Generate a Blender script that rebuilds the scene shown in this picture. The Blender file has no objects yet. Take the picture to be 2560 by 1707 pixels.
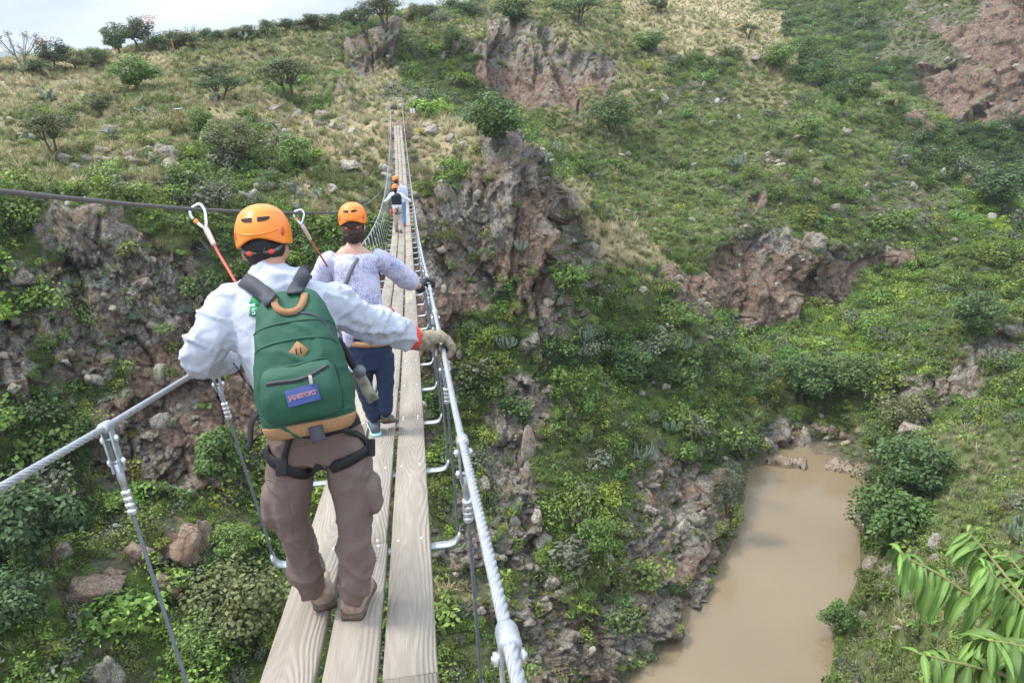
import bpy, bmesh, math, random
import numpy as np
from mathutils import Vector, Matrix, Quaternion
random.seed(7); rng = np.random.default_rng(7)
S = bpy.context.scene
COL = S.collection
# ------------------------------------------------------------------ camera
CAMZ = 35.0
YAW, PITCH, ROLL = 0.12027, 0.37769, 0.05341
F = 1953.0; CX, CY = 1280.0, 853.5           # focal length and centre in photograph pixels
_f = np.array([math.sin(YAW)*math.cos(PITCH), math.cos(YAW)*math.cos(PITCH), -math.sin(PITCH)])
_r0 = np.array([math.cos(YAW), -math.sin(YAW), 0.0]); _u0 = np.cross(_r0, _f)
_c, _s = math.cos(ROLL), math.sin(ROLL)
RGT = _c*_r0 - _s*_u0; UPV = _c*_u0 + _s*_r0; FWD = _f
cam = bpy.data.cameras.new('camera'); cam.sensor_width = 36.0; cam.lens = 36.0*F/2560.0
cam.clip_start = 0.05; cam.clip_end = 9000.0
camo = bpy.data.objects.new('camera', cam); COL.objects.link(camo)
camo.matrix_world = Matrix(((RGT[0], UPV[0], -FWD[0], 0), (RGT[1], UPV[1], -FWD[1], 0), (RGT[2], UPV[2], -FWD[2], CAMZ), (0, 0, 0, 1)))
S.camera = camo
K = 2560.0/2352.0                              # survey pixels are in a 2352 wide copy of the photograph
def ray(x, y):
    D = (x*K-CX)/F*RGT - (y*K-CY)/F*UPV + FWD
    return D
def PY(x, y, Y):                               # world point on a sight line, at distance Y along the bridge
    D = ray(x, y); return Vector((D*(Y/D[1])+np.array([0, 0, CAMZ])).tolist())
def PR(x, y, r):                               # ... at slant range r
    D = ray(x, y); D = D/np.linalg.norm(D); return Vector((D*r+np.array([0, 0, CAMZ])).tolist())
def project(P):
    Q = P-np.array([0, 0, CAMZ]); z = np.maximum(Q@FWD, 1e-3)
    return (CX+F*(Q@RGT)/z)/K, (CY-F*(Q@UPV)/z)/K
# ------------------------------------------------------------------ light
SUN_EL, SUN_AZ = math.radians(58), math.radians(-75)   # azimuth from +Y towards +X
W = bpy.data.worlds.new('World'); S.world = W; W.use_nodes = True
nt = W.node_tree; nt.nodes.clear()
out = nt.nodes.new('ShaderNodeOutputWorld'); bg = nt.nodes.new('ShaderNodeBackground')
sky = nt.nodes.new('ShaderNodeTexSky'); sky.sky_type = 'NISHITA'; sky.sun_disc = False
sky.sun_elevation = SUN_EL; sky.sun_rotation = SUN_AZ
tc = nt.nodes.new('ShaderNodeTexCoord'); mp = nt.nodes.new('ShaderNodeMapping'); mp.inputs['Scale'].default_value = (2.2, 2.2, 9.0)
mp.inputs['Location'].default_value = (0.35, 0.1, 0.3)
nz = nt.nodes.new('ShaderNodeTexNoise'); nz.inputs['Scale'].default_value = 1.6; nz.inputs['Detail'].default_value = 6; nz.inputs['Roughness'].default_value = .5
cr = nt.nodes.new('ShaderNodeValToRGB'); cr.color_ramp.elements[0].position = .42; cr.color_ramp.elements[1].position = .62
cr.color_ramp.elements[0].color = (2.35, 2.95, 3.7, 1); cr.color_ramp.elements[1].color = (4.9, 5.1, 5.35, 1)
mx = nt.nodes.new('ShaderNodeMix'); mx.data_type = 'RGBA'; mx.inputs[0].default_value = .8
sx = nt.nodes.new('ShaderNodeSeparateXYZ'); mr = nt.nodes.new('ShaderNodeMapRange')   # an overcast sky is brighter overhead
mr.inputs['From Min'].default_value = .0; mr.inputs['From Max'].default_value = 1; mr.inputs['To Min'].default_value = 1.0; mr.inputs['To Max'].default_value = 3.7
vm = nt.nodes.new('ShaderNodeVectorMath'); vm.operation = 'SCALE'
L = nt.links.new
L(tc.outputs['Generated'], mp.inputs['Vector']); L(mp.outputs[0], nz.inputs['Vector']); L(nz.outputs['Fac'], cr.inputs[0])
L(sky.outputs[0], mx.inputs[6]); L(cr.outputs[0], mx.inputs[7]); L(tc.outputs['Generated'], sx.inputs[0]); L(sx.outputs[2], mr.inputs[0])
L(mx.outputs[2], vm.inputs[0]); L(mr.outputs[0], vm.inputs['Scale']); L(vm.outputs[0], bg.inputs[0]); bg.inputs[1].default_value = .1
L(bg.outputs[0], out.inputs[0])
sl = bpy.data.lights.new('sun', 'SUN'); sl.energy = 2.1; sl.angle = math.radians(10); sl.color = (1, .96, .9)
so = bpy.data.objects.new('sun', sl); COL.objects.link(so)
sd = Vector((math.sin(SUN_AZ)*math.cos(SUN_EL), math.cos(SUN_AZ)*math.cos(SUN_EL), math.sin(SUN_EL)))
so.rotation_euler = sd.to_track_quat('Z', 'Y').to_euler(); so.location = (0, 0, 90)
S.view_settings.view_transform = 'Standard'; S.view_settings.look = 'None'; S.view_settings.exposure = 0.96; S.view_settings.gamma = 1
S.cycles.max_bounces = 5; S.cycles.diffuse_bounces = 2; S.cycles.glossy_bounces = 2; S.cycles.transmission_bounces = 3; S.cycles.transparent_max_bounces = 4
S.cycles.use_adaptive_sampling = True; S.cycles.adaptive_threshold = 0.02
# ------------------------------------------------------------------ helpers
def tag(o, label=None, cat=None, group=None, kind=None):
    if label: o['label'] = label
    if cat: o['category'] = cat
    if group: o['group'] = group
    if kind: o['kind'] = kind
    return o
def empty(name, loc=(0, 0, 0)):
    o = bpy.data.objects.new(name, None); o.location = loc; o.empty_display_size = .1; COL.objects.link(o); return o
def link(name, me, mat=None, parent=None, loc=None):
    o = bpy.data.objects.new(name, me)
    if mat is not None and not me.materials: me.materials.append(mat)
    COL.objects.link(o)
    if parent is not None:
        o.parent = parent
        if parent.matrix_world is not None: pass
    if loc is not None: o.location = loc
    return o
def mesh_np(name, V, Fq, smooth=True, uv=None):
    """mesh from arrays: V n x 3, Fq list of face arrays (m x k)"""
    me = bpy.data.meshes.new(name); V = np.asarray(V, np.float32)
    if not isinstance(Fq, (list, tuple)): Fq = [Fq]
    Fq = [np.asarray(f, np.int32) for f in Fq if len(f)]
    nl = sum(f.size for f in Fq); nf = sum(len(f) for f in Fq)
    me.vertices.add(len(V)); me.vertices.foreach_set('co', V.ravel())
    me.loops.add(nl); me.loops.foreach_set('vertex_index', np.concatenate([f.ravel() for f in Fq]))
    st = []; o = 0
    for f in Fq:
        st.append(o+np.arange(len(f))*f.shape[1]); o += f.size
    me.polygons.add(nf); me.polygons.foreach_set('loop_start', np.concatenate(st).astype(np.int32))
    if smooth: me.polygons.foreach_set('use_smooth', np.ones(nf, bool))
    me.update(calc_edges=True)
    return me
def hash3(ix, iy, iz, k):
    h = (ix.astype(np.int64)*374761393+iy.astype(np.int64)*668265263+iz.astype(np.int64)*2147483647+k*974634777) & 0xFFFFFFFF
    h = ((h ^ (h >> 13))*1274126177) & 0xFFFFFFFF
    h = ((h ^ (h >> 16))*2246822519) & 0xFFFFFFFF
    return ((h ^ (h >> 15)) & 0xFFFFFF)/float(0xFFFFFF)
def vnoise(P, k=0):
    """smooth value noise, -1..1"""
    P = np.asarray(P, float); i = np.floor(P).astype(np.int64); f = P-i; f = f*f*f*(f*(f*6-15)+10); r = 0
    for dx in (0, 1):
        for dy in (0, 1):
            for dz in (0, 1):
                w = (f[:, 0] if dx else 1-f[:, 0])*(f[:, 1] if dy else 1-f[:, 1])*(f[:, 2] if dz else 1-f[:, 2])
                r = r+w*hash3(i[:, 0]+dx, i[:, 1]+dy, i[:, 2]+dz, k)
    return r*2-1
def fbm(P, o=4, k=0, g=.5):
    r = 0; a = 1; t = 0
    for n in range(o):
        r = r+a*vnoise(P*(2**n)+n*17.3, k+n); t += a; a *= g
    return r/t
def blocks(P, k=0, jag=.5):
    """faceted rock relief: nearest jittered cell, each a tilted plane of its own"""
    i = np.floor(P).astype(np.int64); best = np.full(len(P), 9e9); val = np.zeros(len(P)); sec = np.full(len(P), 9e9)
    for dx in (-1, 0, 1):
        for dy in (-1, 0, 1):
            for dz in (-1, 0, 1):
                c = i+np.array([dx, dy, dz])
                q = c+np.stack([hash3(c[:, 0], c[:, 1], c[:, 2], k+s) for s in range(3)], 1)
                d = P-q; D = (d*d).sum(1); m = D < best
                g = np.stack([hash3(c[:, 0], c[:, 1], c[:, 2], k+5+s) for s in range(3)], 1)-.5
                v = hash3(c[:, 0], c[:, 1], c[:, 2], k+9)*2-1+(d*g).sum(1)*2*jag
                sec = np.where(m, best, np.minimum(sec, D)); val = np.where(m, v, val); best = np.where(m, D, best)
    edge = np.sqrt(sec)-np.sqrt(best)
    return val, edge
# ------------------------------------------------------------------ materials
def new_mat(name):
    m = bpy.data.materials.new(name); m.use_nodes = True; n = m.node_tree.nodes; l = m.node_tree.links
    return m, n, l, n['Principled BSDF']
def node(n, t, **kw):
    x = n.new(t)
    for k, v in kw.items():
        if k.startswith('i_'):
            key = k[2:]; key = int(key) if key.isdigit() else key.replace('_', ' ')
            x.inputs[key].default_value = v
        else: setattr(x, k, v)
    return x
def simple(name, col, rough=.6, metal=0, bump=0, scale=60, var=.12, coat=0, bdist=.01):
    m, n, l, b = new_mat(name)
    t = node(n, 'ShaderNodeTexCoord'); z = node(n, 'ShaderNodeTexNoise', i_Scale=scale, i_Detail=5.0)
    l.new(t.outputs['Object'], z.inputs['Vector'])
    r = node(n, 'ShaderNodeMapRange'); r.inputs['From Min'].default_value = .3; r.inputs['From Max'].default_value = .7
    r.inputs['To Min'].default_value = 1-var; r.inputs['To Max'].default_value = 1+var
    l.new(z.outputs['Fac'], r.inputs[0])
    v = node(n, 'ShaderNodeVectorMath', operation='SCALE'); v.inputs[0].default_value = col[:3]
    l.new(r.outputs[0], v.inputs['Scale']); l.new(v.outputs[0], b.inputs['Base Color'])
    b.inputs['Roughness'].default_value = rough; b.inputs['Metallic'].default_value = metal
    if coat: b.inputs['Coat Weight'].default_value = coat
    if bump:
        bp = node(n, 'ShaderNodeBump', i_Strength=bump, i_Distance=bdist); l.new(z.outputs['Fac'], bp.inputs['Height']); l.new(bp.outputs[0], b.inputs['Normal'])
    return m
# ------------------------------------------------------------------ terrain: surveyed points
def V(x, y, r): return ('v', x, y, r)
def Zp(x, y, z): return ('z', x, y, z)          # z relative to the camera
def H(x, r, z): return ('h', x, r, z)           # hidden: bearing of x at mid height, horizontal range, height
CTRL = [
 # far left skyline and the hill below it
 V(-300, 190, 100), V(0, 168, 110), V(120, 142, 115), V(300, 112, 125), V(500, 82, 135), V(700, 62, 140), V(900, 42, 150), V(1100, 17, 155), V(1330, -6, 160), V(1500, 8, 160),
 V(-300, 360, 66), V(0, 350, 70), V(200, 280, 80), V(200, 200, 96), V(420, 296, 72), V(420, 200, 92), V(660, 232, 82), V(660, 140, 108), V(820, 215, 82), V(880, 300, 68.5), V(1000, 272, 72), V(930, 246, 75), V(760, 300, 70),
 H(-300, 135, -4), H(0, 150, -5), H(300, 165, -5), H(700, 190, -4), H(1100, 210, -3), H(1400, 215, -3), H(0, 220, -16), H(300, 230, -16), H(700, 250, -10), H(1100, 280, -6),
 V(-300, 450, 56), V(0, 430, 60), V(300, 400, 62), V(600, 400, 62), V(800, 400, 62), V(900, 400, 63), V(960, 400, 62.5), V(1060, 380, 62), V(1080, 300, 68),
 # left cliff: brink and foot
 V(-300, 540, 50), V(0, 530, 52), V(200, 500, 52), V(400, 520, 52), V(560, 560, 52.5), V(750, 560, 54), V(880, 520, 57), V(960, 480, 58.5),
 V(0, 800, 49.5), V(200, 780, 49.5), V(400, 760, 49.8), V(600, 700, 50.5), V(800, 700, 52),
 V(-300, 1180, 46), V(0, 1170, 46.3), V(200, 1145, 46.8), V(350, 1110, 47), V(480, 1040, 47.5), V(620, 1000, 48.5), V(800, 980, 50), V(950, 960, 51),
 # slope under the cliff
 V(-300, 1400, 41), V(0, 1300, 43.5), V(0, 1568, 41), V(300, 1300, 43.5), V(300, 1568, 41.5), V(600, 1300, 44.5), V(600, 1568, 42), V(900, 1300, 46.5), V(900, 1568, 43.5), V(1050, 1200, 48), V(1050, 1500, 45),
 H(-300, 22, -34), H(0, 22, -34), H(300, 22, -34.5), H(600, 22, -35), H(900, 23, -35.5), H(1100, 26, -36), H(0, 14, -36), H(600, 14, -36), H(1100, 14, -36.5), H(1600, 14, -36.5), H(2200, 14, -36.5), H(1500, 25, -37), H(2000, 25, -36.6),
 # spur: crest, face
 V(1130, 322, 66), V(1190, 335, 61.5), V(1235, 400, 60), V(1290, 470, 60), V(1150, 380, 59), V(1060, 440, 58.5), V(1150, 560, 56.8), V(1295, 600, 57), V(1300, 700, 56.5), V(1040, 640, 56.5), V(1180, 720, 56), V(1280, 800, 55.5),
 V(1040, 860, 54.5), V(1030, 980, 52.5), V(1160, 900, 54), V(1280, 900, 55), V(1150, 1050, 51), V(1220, 990, 52), V(1230, 1150, 50.5), V(1160, 1250, 49), V(1260, 1300, 49), V(1180, 1450, 46.5), V(1310, 1568, 46), V(1180, 1568, 45),
 # grassy crest that runs down from the spur, and the face below it
 V(1310, 432, 67), V(1400, 492, 69), V(1500, 580, 70), V(1560, 680, 70), V(1640, 790, 70), V(1700, 920, 70), V(1735, 1020, 69.5),
 V(1345, 600, 66), V(1400, 700, 65.5), V(1335, 800, 63), V(1400, 900, 60.5), V(1500, 800, 63), V(1560, 900, 63.5), V(1620, 1000, 63.5), V(1480, 1000, 59), V(1350, 1050, 55), V(1380, 1200, 52.5), V(1400, 1350, 50), V(1480, 1180, 55.5), V(1640, 1100, 61.5), V(1560, 1280, 55), V(1480, 1400, 51), V(1400, 1480, 48.5),
 # ravine behind the crest
 H(1230, 74, -12), H(1320, 76, -15), H(1420, 77, -18), H(1500, 77, -22), H(1600, 75, -27), H(1680, 74, -31.5),
 # water line, left bank then right bank
 Zp(1700, 1180, -35.1), Zp(1650, 1320, -35.1), Zp(1560, 1455, -35.1), Zp(1450, 1560, -35.1), Zp(1350, 1640, -35.1), Zp(1725, 1060, -35.1),
 Zp(1740, 1130, -36.6), Zp(1760, 1250, -37), Zp(1850, 1100, -37), Zp(1850, 1250, -37.2), Zp(1720, 1400, -37.2), Zp(1640, 1500, -37.2), Zp(1800, 1500, -37), Zp(1600, 1600, -37.2),
 Zp(2000, 1110, -35.1), Zp(1975, 1230, -35.1), Zp(1962, 1330, -35.1), Zp(1895, 1450, -35.1), Zp(1888, 1568, -35.1), Zp(1870, 1680, -35.1),
 # right bank bench
 Zp(2030, 1150, -34.4), Zp(2050, 1300, -33.6), Zp(2000, 1450, -34), Zp(1990, 1560, -33.8), V(2100, 1060, 66), V(2100, 1400, 50.5), V(2200, 1200, 56), V(2352, 1000, 63), V(2352, 1150, 54), V(2352, 1300, 46.5), V(2352, 1568, 40), V(2150, 1568, 44), V(2600, 1300, 42), V(2600, 1000, 58), V(2100, 980, 70), V(2200, 940, 73),
 H(2600, 20, -26), H(2300, 22, -30), H(2600, 30, -24), H(2000, 20, -36),
 # stream bed past the dam
 Zp(1780, 1030, -34.7), Zp(1870, 1040, -34.9), Zp(1950, 1050, -34.6), Zp(1800, 1010, -34.6), Zp(1940, 1010, -34.6), Zp(2050, 990, -34.2), Zp(1760, 960, -33.6), Zp(1870, 980, -34.6), Zp(1780, 1075, -35.6), Zp(1870, 1075, -35.8), Zp(1960, 1090, -35.6),
 # slope under the middle cliff, the cliff
 V(1750, 900, 75), V(1830, 900, 76), V(1950, 930, 75), V(1800, 800, 80), V(1950, 800, 81.5), V(2060, 820, 79), V(1650, 740, 79), V(1720, 735, 85), V(1860, 690, 90), V(2010, 645, 96),
 V(1545, 700, 82), V(1545, 580, 83.2), V(1620, 560, 85.6), V(1700, 560, 86.6), V(1860, 560, 91.6), V(2000, 545, 97), V(1560, 530, 87), V(1700, 515, 91), V(1860, 515, 95.5), V(2100, 620, 98), V(2200, 600, 98), V(2100, 720, 89), V(2220, 700, 89), V(2352, 700, 92),
 V(2130, 955, 73), V(2130, 845, 74), V(2250, 850, 77), V(2250, 745, 78), V(2340, 820, 77), V(2352, 730, 79), V(2020, 950, 73.5), V(2020, 850, 75), V(2352, 900, 71), V(2600, 900, 66), V(2600, 700, 85),
 # middle hill
 V(1000, 232, 95), V(900, 190, 104), V(1060, 238, 104), V(1230, 240, 104), V(1380, 235, 106), V(1150, 270, 90), V(1230, 300, 92), V(1300, 300, 99), V(1300, 380, 90), V(1500, 400, 98), V(1400, 480, 88), V(1500, 520, 88), V(1620, 480, 93), V(1700, 400, 100), V(1900, 400, 106), V(2100, 420, 112), V(1700, 300, 108), V(1900, 280, 116), V(2050, 320, 120),
 V(860, 186, 106), V(860, 88, 113), V(760, 180, 104), V(980, 90, 116), V(980, 180, 106), V(1080, 90, 115.5), V(1230, 85, 116), V(1390, 100, 116), V(1080, 235, 106.5), V(1230, 160, 110.5),
 V(1200, 45, 128), V(1000, 50, 132), V(1450, 120, 122), V(1550, 60, 140), V(1500, 180, 116), V(1600, 160, 124), V(1700, 200, 121), V(1800, 180, 128),
 V(1700, 58, 152), V(1830, 104, 146), V(1920, 150, 140), V(2000, 194, 136), V(2100, 240, 131), V(2180, 330, 124), V(2245, 405, 117), V(2290, 520, 106), V(2320, 600, 99),
 # valley and hillside beyond
 H(1700, 185, -8), H(1850, 175, -14), H(2000, 165, -20), H(2120, 155, -26), H(2220, 140, -31), H(2300, 125, -31),
 V(2352, 560, 128), V(2352, 480, 140), V(2300, 400, 155), V(2352, 380, 160), V(2300, 330, 168), V(2352, 330, 170), V(2200, 300, 170), V(2140, 240, 178), V(2300, 200, 178), V(2352, 100, 188), V(2200, 100, 190), V(2100, 60, 200), V(2352, 0, 200), V(2250, 10, 208), V(2100, 140, 190), V(2000, 100, 205), V(1900, 60, 220), V(1800, 40, 230), V(1770, -2, 245), V(1690, -14, 240), V(1600, -34, 245), V(1500, -40, 250), V(2000, 0, 240), V(1900, -14, 250), V(2130, -60, 235), V(2352, -90, 225), V(2600, -60, 210), V(2600, 300, 165), V(2600, 500, 140),
 H(1500, 300, 8), H(1770, 320, 8), H(2000, 320, 5), H(2352, 320, 22), H(2600, 320, 22), H(-300, 400, -24), H(300, 400, -24), H(900, 400, -14), H(1500, 400, -6), H(2000, 400, 8), H(2600, 400, 24),
]
FAZ = YAW
pts = []
for k, x, y, q in CTRL:
    if k == 'h':
        D = ray(x, 700); d = D[:2]/np.linalg.norm(D[:2]); P = np.array([d[0]*y, d[1]*y, q])
    else:
        D = ray(x, y); D = D/np.linalg.norm(D)
        P = D*(q if k == 'v' else q/D[2])
    pts.append(P)
pts = np.array(pts)
def lp(X, Y): return np.stack([np.arctan2(X, Y), np.log(np.hypot(X, Y))], -1)
CU = lp(pts[:, 0], pts[:, 1])
def kern(d): return d
A = kern(np.linalg.norm(CU[:, None]-CU[None], axis=2)); n0 = len(CU)
Pm = np.concatenate([np.ones((n0, 1)), CU], 1)
M = np.block([[A+np.eye(n0)*-1e-3, Pm], [Pm.T, np.zeros((3, 3))]])
sol = np.linalg.solve(M, np.concatenate([pts[:, 2], np.zeros(3)]))
AZ0, AZ1 = FAZ-math.radians(50), FAZ+math.radians(50); LR0, LR1 = math.log(13.0), math.log(400.0)
NA, NR = 300, 620
ga = np.linspace(AZ0, AZ1, NA); gr = np.linspace(LR0, LR1, NR)
GZ = np.zeros((NA, NR))
for i, a in enumerate(ga):
    q = np.stack([np.full(NR, a), gr], 1)
    d = np.linalg.norm(q[:, None]-CU[None], axis=2)
    GZ[i] = kern(d)@sol[:n0]+sol[n0]+q@sol[n0+1:]
def base_z(a, lr):
    fa = np.clip((a-AZ0)/(AZ1-AZ0)*(NA-1), 0, NA-1.001); fr = np.clip((lr-LR0)/(LR1-LR0)*(NR-1), 0, NR-1.001)
    i = fa.astype(int); j = fr.astype(int); u = fa-i; v = fr-j
    return (GZ[i, j]*(1-u)+GZ[i+1, j]*u)*(1-v)+(GZ[i, j+1]*(1-u)+GZ[i+1, j+1]*u)*v
# cover chart: one letter per 49 x 49 survey pixels
RLE = """M18 G4 M6 D7 G8 S3 B2|M15 S4 M4 R4 M2 D8 G5 S3 B3|D8 M7 R4 G2 R7 M2 D8 G4 S3 B3|D7 M8 R4 G3 B6 M3 G3 M4 G6 B4|D5 M8 G2 D4 G4 B4 M3 S4 M5 G5 B4|M9 D12 G5 M14 M4 B4|M9 G4 D9 G4 M16 G2 S2 G2|M7 S2 G6 M4 D3 R3 G2 M9 S2 M5 G5|M8 G7 M4 G2 R5 M8 S2 M5 S4 G3|G14 M4 G1 R7 D2 M7 B2 G4 S4 L3|K2 S3 G12 G2 R8 D2 M4 S5 G5 S2 L3|G2 R8 K2 G7 R8 D4 G2 B3 R4 S2 G3 L3|R9 K2 G8 R8 M4 B11 G6|G2 R3 S4 K2 B8 R6 G2 M4 B9 L3 G5|G2 R2 S4 S2 B9 B4 G2 R2 G5 M1 B5 L6 G4|R4 S4 B14 K2 R2 G5 S2 G2 L6 G4 R3|R2 G2 S3 B15 G3 R1 K7 G3 L6 G2 R4|R6 B16 G2 R2 K7 G2 M2 G6 R3 G2|S3 G3 B15 K3 R2 L7 G3 M1 G5 R4 G2|K2 G2 B12 G2 B2 R1 K1 R3 G9 M3 G4 R3 G4|G4 R3 B6 G2 B3 R3 G1 R3 G8 K2 M1 R3 G2 M7|K4 R5 B2 G2 R3 G6 R3 G5 S4 W6 G3 M5|K4 R5 G7 S4 G2 R3 G5 S4 W7 K2 M5|B2 K2 G11 S5 G2 R3 G5 S4 W6 K3 M5|B2 K3 S3 B2 S2 G2 S6 G2 R3 G4 S5 W6 K3 M5|K2 L2 S3 B3 G2 K2 S7 R4 L4 S5 W6 K2 S1 M5|K2 L1 S4 B2 K5 S6 G1 R3 S4 G3 S2 W7 S3 M5|K3 S3 L3 K4 L2 S6 G1 S3 R2 G5 S1 W7 M8|K3 L5 K5 L2 G6 M2 R4 G4 S1 W7 G3 M6|L9 K4 L2 G9 R4 S3 W8 M9|L4 S2 L5 K2 L3 G8 R4 S2 W8 L2 M8|L4 S2 L10 G8 R5 W9 L2 M8"""
import re
CH = 'RBDMGLKSWN'
chart = []
for row in RLE.split('|'):
    s = ''.join(c*int(k) for c, k in re.findall(r'([A-Z])(\d+)', row)); s = (s+s[-1]*48)[:48]; chart.append([CH.index(c) for c in s])
chart = np.array(chart)
for r_ in range(32):
    for c_ in range(48):
        if CH[chart[r_, c_]] == 'M' and ((r_ >= 19 and c_ >= 33) or (5 <= r_ <= 18 and c_ >= 27)): chart[r_, c_] = 9
        if r_ <= 5 and 37 <= c_ <= 45 and CH[chart[r_, c_]] == 'G' and (r_*5+c_*3) % 4 < 2: chart[r_, c_] = 6
        if 6 <= r_ <= 8 and c_ >= 44: chart[r_, c_] = 6
        if 21 <= r_ <= 30 and 24 <= c_ < 36 and CH[chart[r_, c_]] in 'SG' and 8 in chart[r_, c_+1:c_+4]: chart[r_, c_] = 1 if (r_+c_) % 3 == 0 else 0
        if 9 <= r_ <= 13 and 23 <= c_ <= 25: chart[r_, c_] = 1
        if CH[chart[r_, c_]] == 'S' and 9 <= r_ <= 19 and c_ <= 11: chart[r_, c_] = 0
def cover(P):
    x, y = project(P)
    sc = (.9/np.clip(np.linalg.norm(P-np.array([0, 0, CAMZ]), axis=1)/55, .8, 4))[:, None]
    wx = fbm(P*.30*sc, 5, 40, .65)*125; wy = fbm(P*.30*sc+9, 5, 50, .65)*95
    c = np.clip(((x+wx)/49).astype(int), 0, 47); r = np.clip(((y+wy)/49).astype(int), 0, 31)
    k = chart[r, c]
    return np.where((k == 8) & (P[:, 2] > .15), CH.index('S'), k)
# view-adapted grid over the height field
NC, NRW = 980, 860
az = np.linspace(AZ0, AZ1, NC); NF = 2600
lrf = np.linspace(LR0, LR1, NF); rf = np.exp(lrf)
Vt = np.zeros((NC, NRW, 3))
for i, a in enumerate(az):
    z = base_z(np.full(NF, a), lrf); el = np.arctan2(z, rf)
    ds = np.sqrt(np.diff(el)**2+(.10*np.diff(lrf))**2); c = np.concatenate([[0], np.cumsum(ds)]); c /= c[-1]
    r = np.interp(np.linspace(0, 1, NRW), c, rf); zz = base_z(np.full(NRW, a), np.log(r))
    Vt[i] = np.stack([r*math.sin(a), r*math.cos(a), zz+CAMZ], 1)
Nrm = np.cross(np.gradient(Vt, axis=0), np.gradient(Vt, axis=1)); Nrm /= np.linalg.norm(Nrm, axis=2, keepdims=True)+1e-9
Nrm *= np.sign(Nrm[..., 2:3]+1e-9)
T = Vt.reshape(-1, 3).copy(); TN = Nrm.reshape(-1, 3)
KC = cover(T)
K2 = KC.reshape(NC, NRW); el_ = np.arctan2(Vt[..., 2]-CAMZ, np.hypot(Vt[..., 0], Vt[..., 1])); visb = el_ >= np.maximum.accumulate(el_, 1)-1e-7
rr2 = np.hypot(Vt[..., 0], Vt[..., 1]); px_, _ = project(Vt.reshape(-1, 3)); px_ = px_.reshape(NC, NRW); cs_ = np.cumsum(~visb, 1)
for i_ in range(NC):
    for j_ in np.nonzero(visb[i_, :-20] & ~visb[i_, 1:-19] & (rr2[i_, :-20] > 55) & (rr2[i_, :-20] < 160) & (Vt[i_, :-20, 2] > 13) & (px_[i_, :-20] > 1290))[0]:
        if cs_[i_, j_+14]-cs_[i_, j_] > 9:
            b_ = rr2[i_, j_]-rr2[i_, j_-14:j_+6] < (2.2 if rr2[i_, j_] < 85 else 6.0)+1.6*math.sin(i_*.09)+1.2*math.sin(i_*.031); sl_ = K2[i_, j_-14:j_+6]; sl_[b_ & np.isin(sl_, [3, 4, 7, 9, 5])] = 2
KC = K2.ravel()
isR = np.isin(KC, [0, 1]).astype(float).reshape(NC, NRW)
def blur(a, n):
    for _ in range(n):
        b = np.pad(a, 1, mode='edge'); a = (b[:-2, 1:-1]+b[2:, 1:-1]+b[1:-1, :-2]+b[1:-1, 2:]+b[1:-1, 1:-1])/5
    return a
ROCKW = blur(isR, 5).ravel()
ROCKW = np.where(T[:, 2] < -.1, 0, ROCKW)
dist = np.linalg.norm(T-np.array([0, 0, CAMZ]), axis=1)
far = np.clip(dist/55, .9, 2.6)
lump = fbm(T*.16, 5, 3, .6)*1.25*np.clip(far, 1, 2)+fbm(T*.7, 2, 8)*.14
lump *= np.clip((T[:, 2]-.0)/1.5, .05, 1)
disp = lump*.8
m = ROCKW > .02
Pm_ = T[m]/far[m][:, None]
wob = np.stack([fbm(Pm_*.35, 3, 70+q) for q in range(3)], 1)*.5
b1, e1 = blocks((Pm_+wob)*np.array([.40, .40, .15]), 1, 1.0)
b2, e2 = blocks((Pm_+wob*.7)*np.array([1.0, 1.0, .5]), 21, .9)
b3, e3 = blocks((Pm_+wob*.4)*np.array([2.5, 2.5, 1.5]), 41, .8)
b4, e4 = blocks((Pm_+wob*.2)*np.array([5.5, 5.5, 4.2]), 61, .8)
cw1 = np.clip(fbm(Pm_*.4, 3, 130)*2.2+.3, 0, 1); cw2 = np.clip(fbm(Pm_*.9, 3, 140)*2.2+.35, 0, 1)
br0 = blur((KC == 1).astype(float).reshape(NC, NRW), 8).ravel()[m]; sm_ = 1-.55*br0
rk = b1*1.15+b2*.5*sm_+b3*.22*sm_+b4*.08*sm_-cw1*np.clip(.10-e1, 0, 1)*3.2-cw2*np.clip(.10-e2, 0, 1)*1.8-cw2*np.clip(.1-e3, 0, 1)*.7
disp[m] += ROCKW[m]*rk*np.clip(far[m], .9, 2)*.85
hn = TN.copy(); hn[:, 2] *= np.where(ROCKW > .3, .35, 1); hn /= np.linalg.norm(hn, axis=1, keepdims=True)
T = T+hn*disp[:, None]
CAV = np.zeros(len(T)); CAV[m] = (cw1*np.clip(.12-e1, 0, 1)*4+cw2*np.clip(.12-e2, 0, 1)*3)*sm_  # groove mask: crevice shade painted into the rock colour
# ground colours
GC = np.array([[.25, .23, .2], [.19, .13, .1], [.40, .32, .18], [.27, .25, .12], [.12, .145, .05], [.15, .21, .05], [.06, .085, .03], [.17, .165, .10], [.2, .16, .11], [.17, .20, .075]])
GC[4:7] *= .72; GC[9] *= .8; GC[7] *= .8
gcol = GC[KC]
n1 = fbm(T*.5, 4, 90); n2 = fbm(T*1.9, 3, 95)
mixM = np.clip(n1*1.7+.45, 0, 1)[:, None]
gcol = np.where((KC == 3)[:, None], np.array([.36, .30, .165])*mixM+np.array([.115, .14, .05])*(1-mixM), gcol)
gcol = np.where((KC == 2)[:, None], np.array([.45, .36, .21])*np.clip(n1*1.4+.75, 0, 1)[:, None]+np.array([.22, .22, .09])*(1-np.clip(n1*1.4+.75, 0, 1)[:, None]), gcol)
gcol = np.stack([blur(gcol[:, q].reshape(NC, NRW), 3).ravel() for q in range(3)], 1)*(1+.22*n2[:, None])
brown = blur((KC == 1).astype(float).reshape(NC, NRW), 8).ravel()
ii = np.arange(NC*NRW).reshape(NC, NRW)
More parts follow.
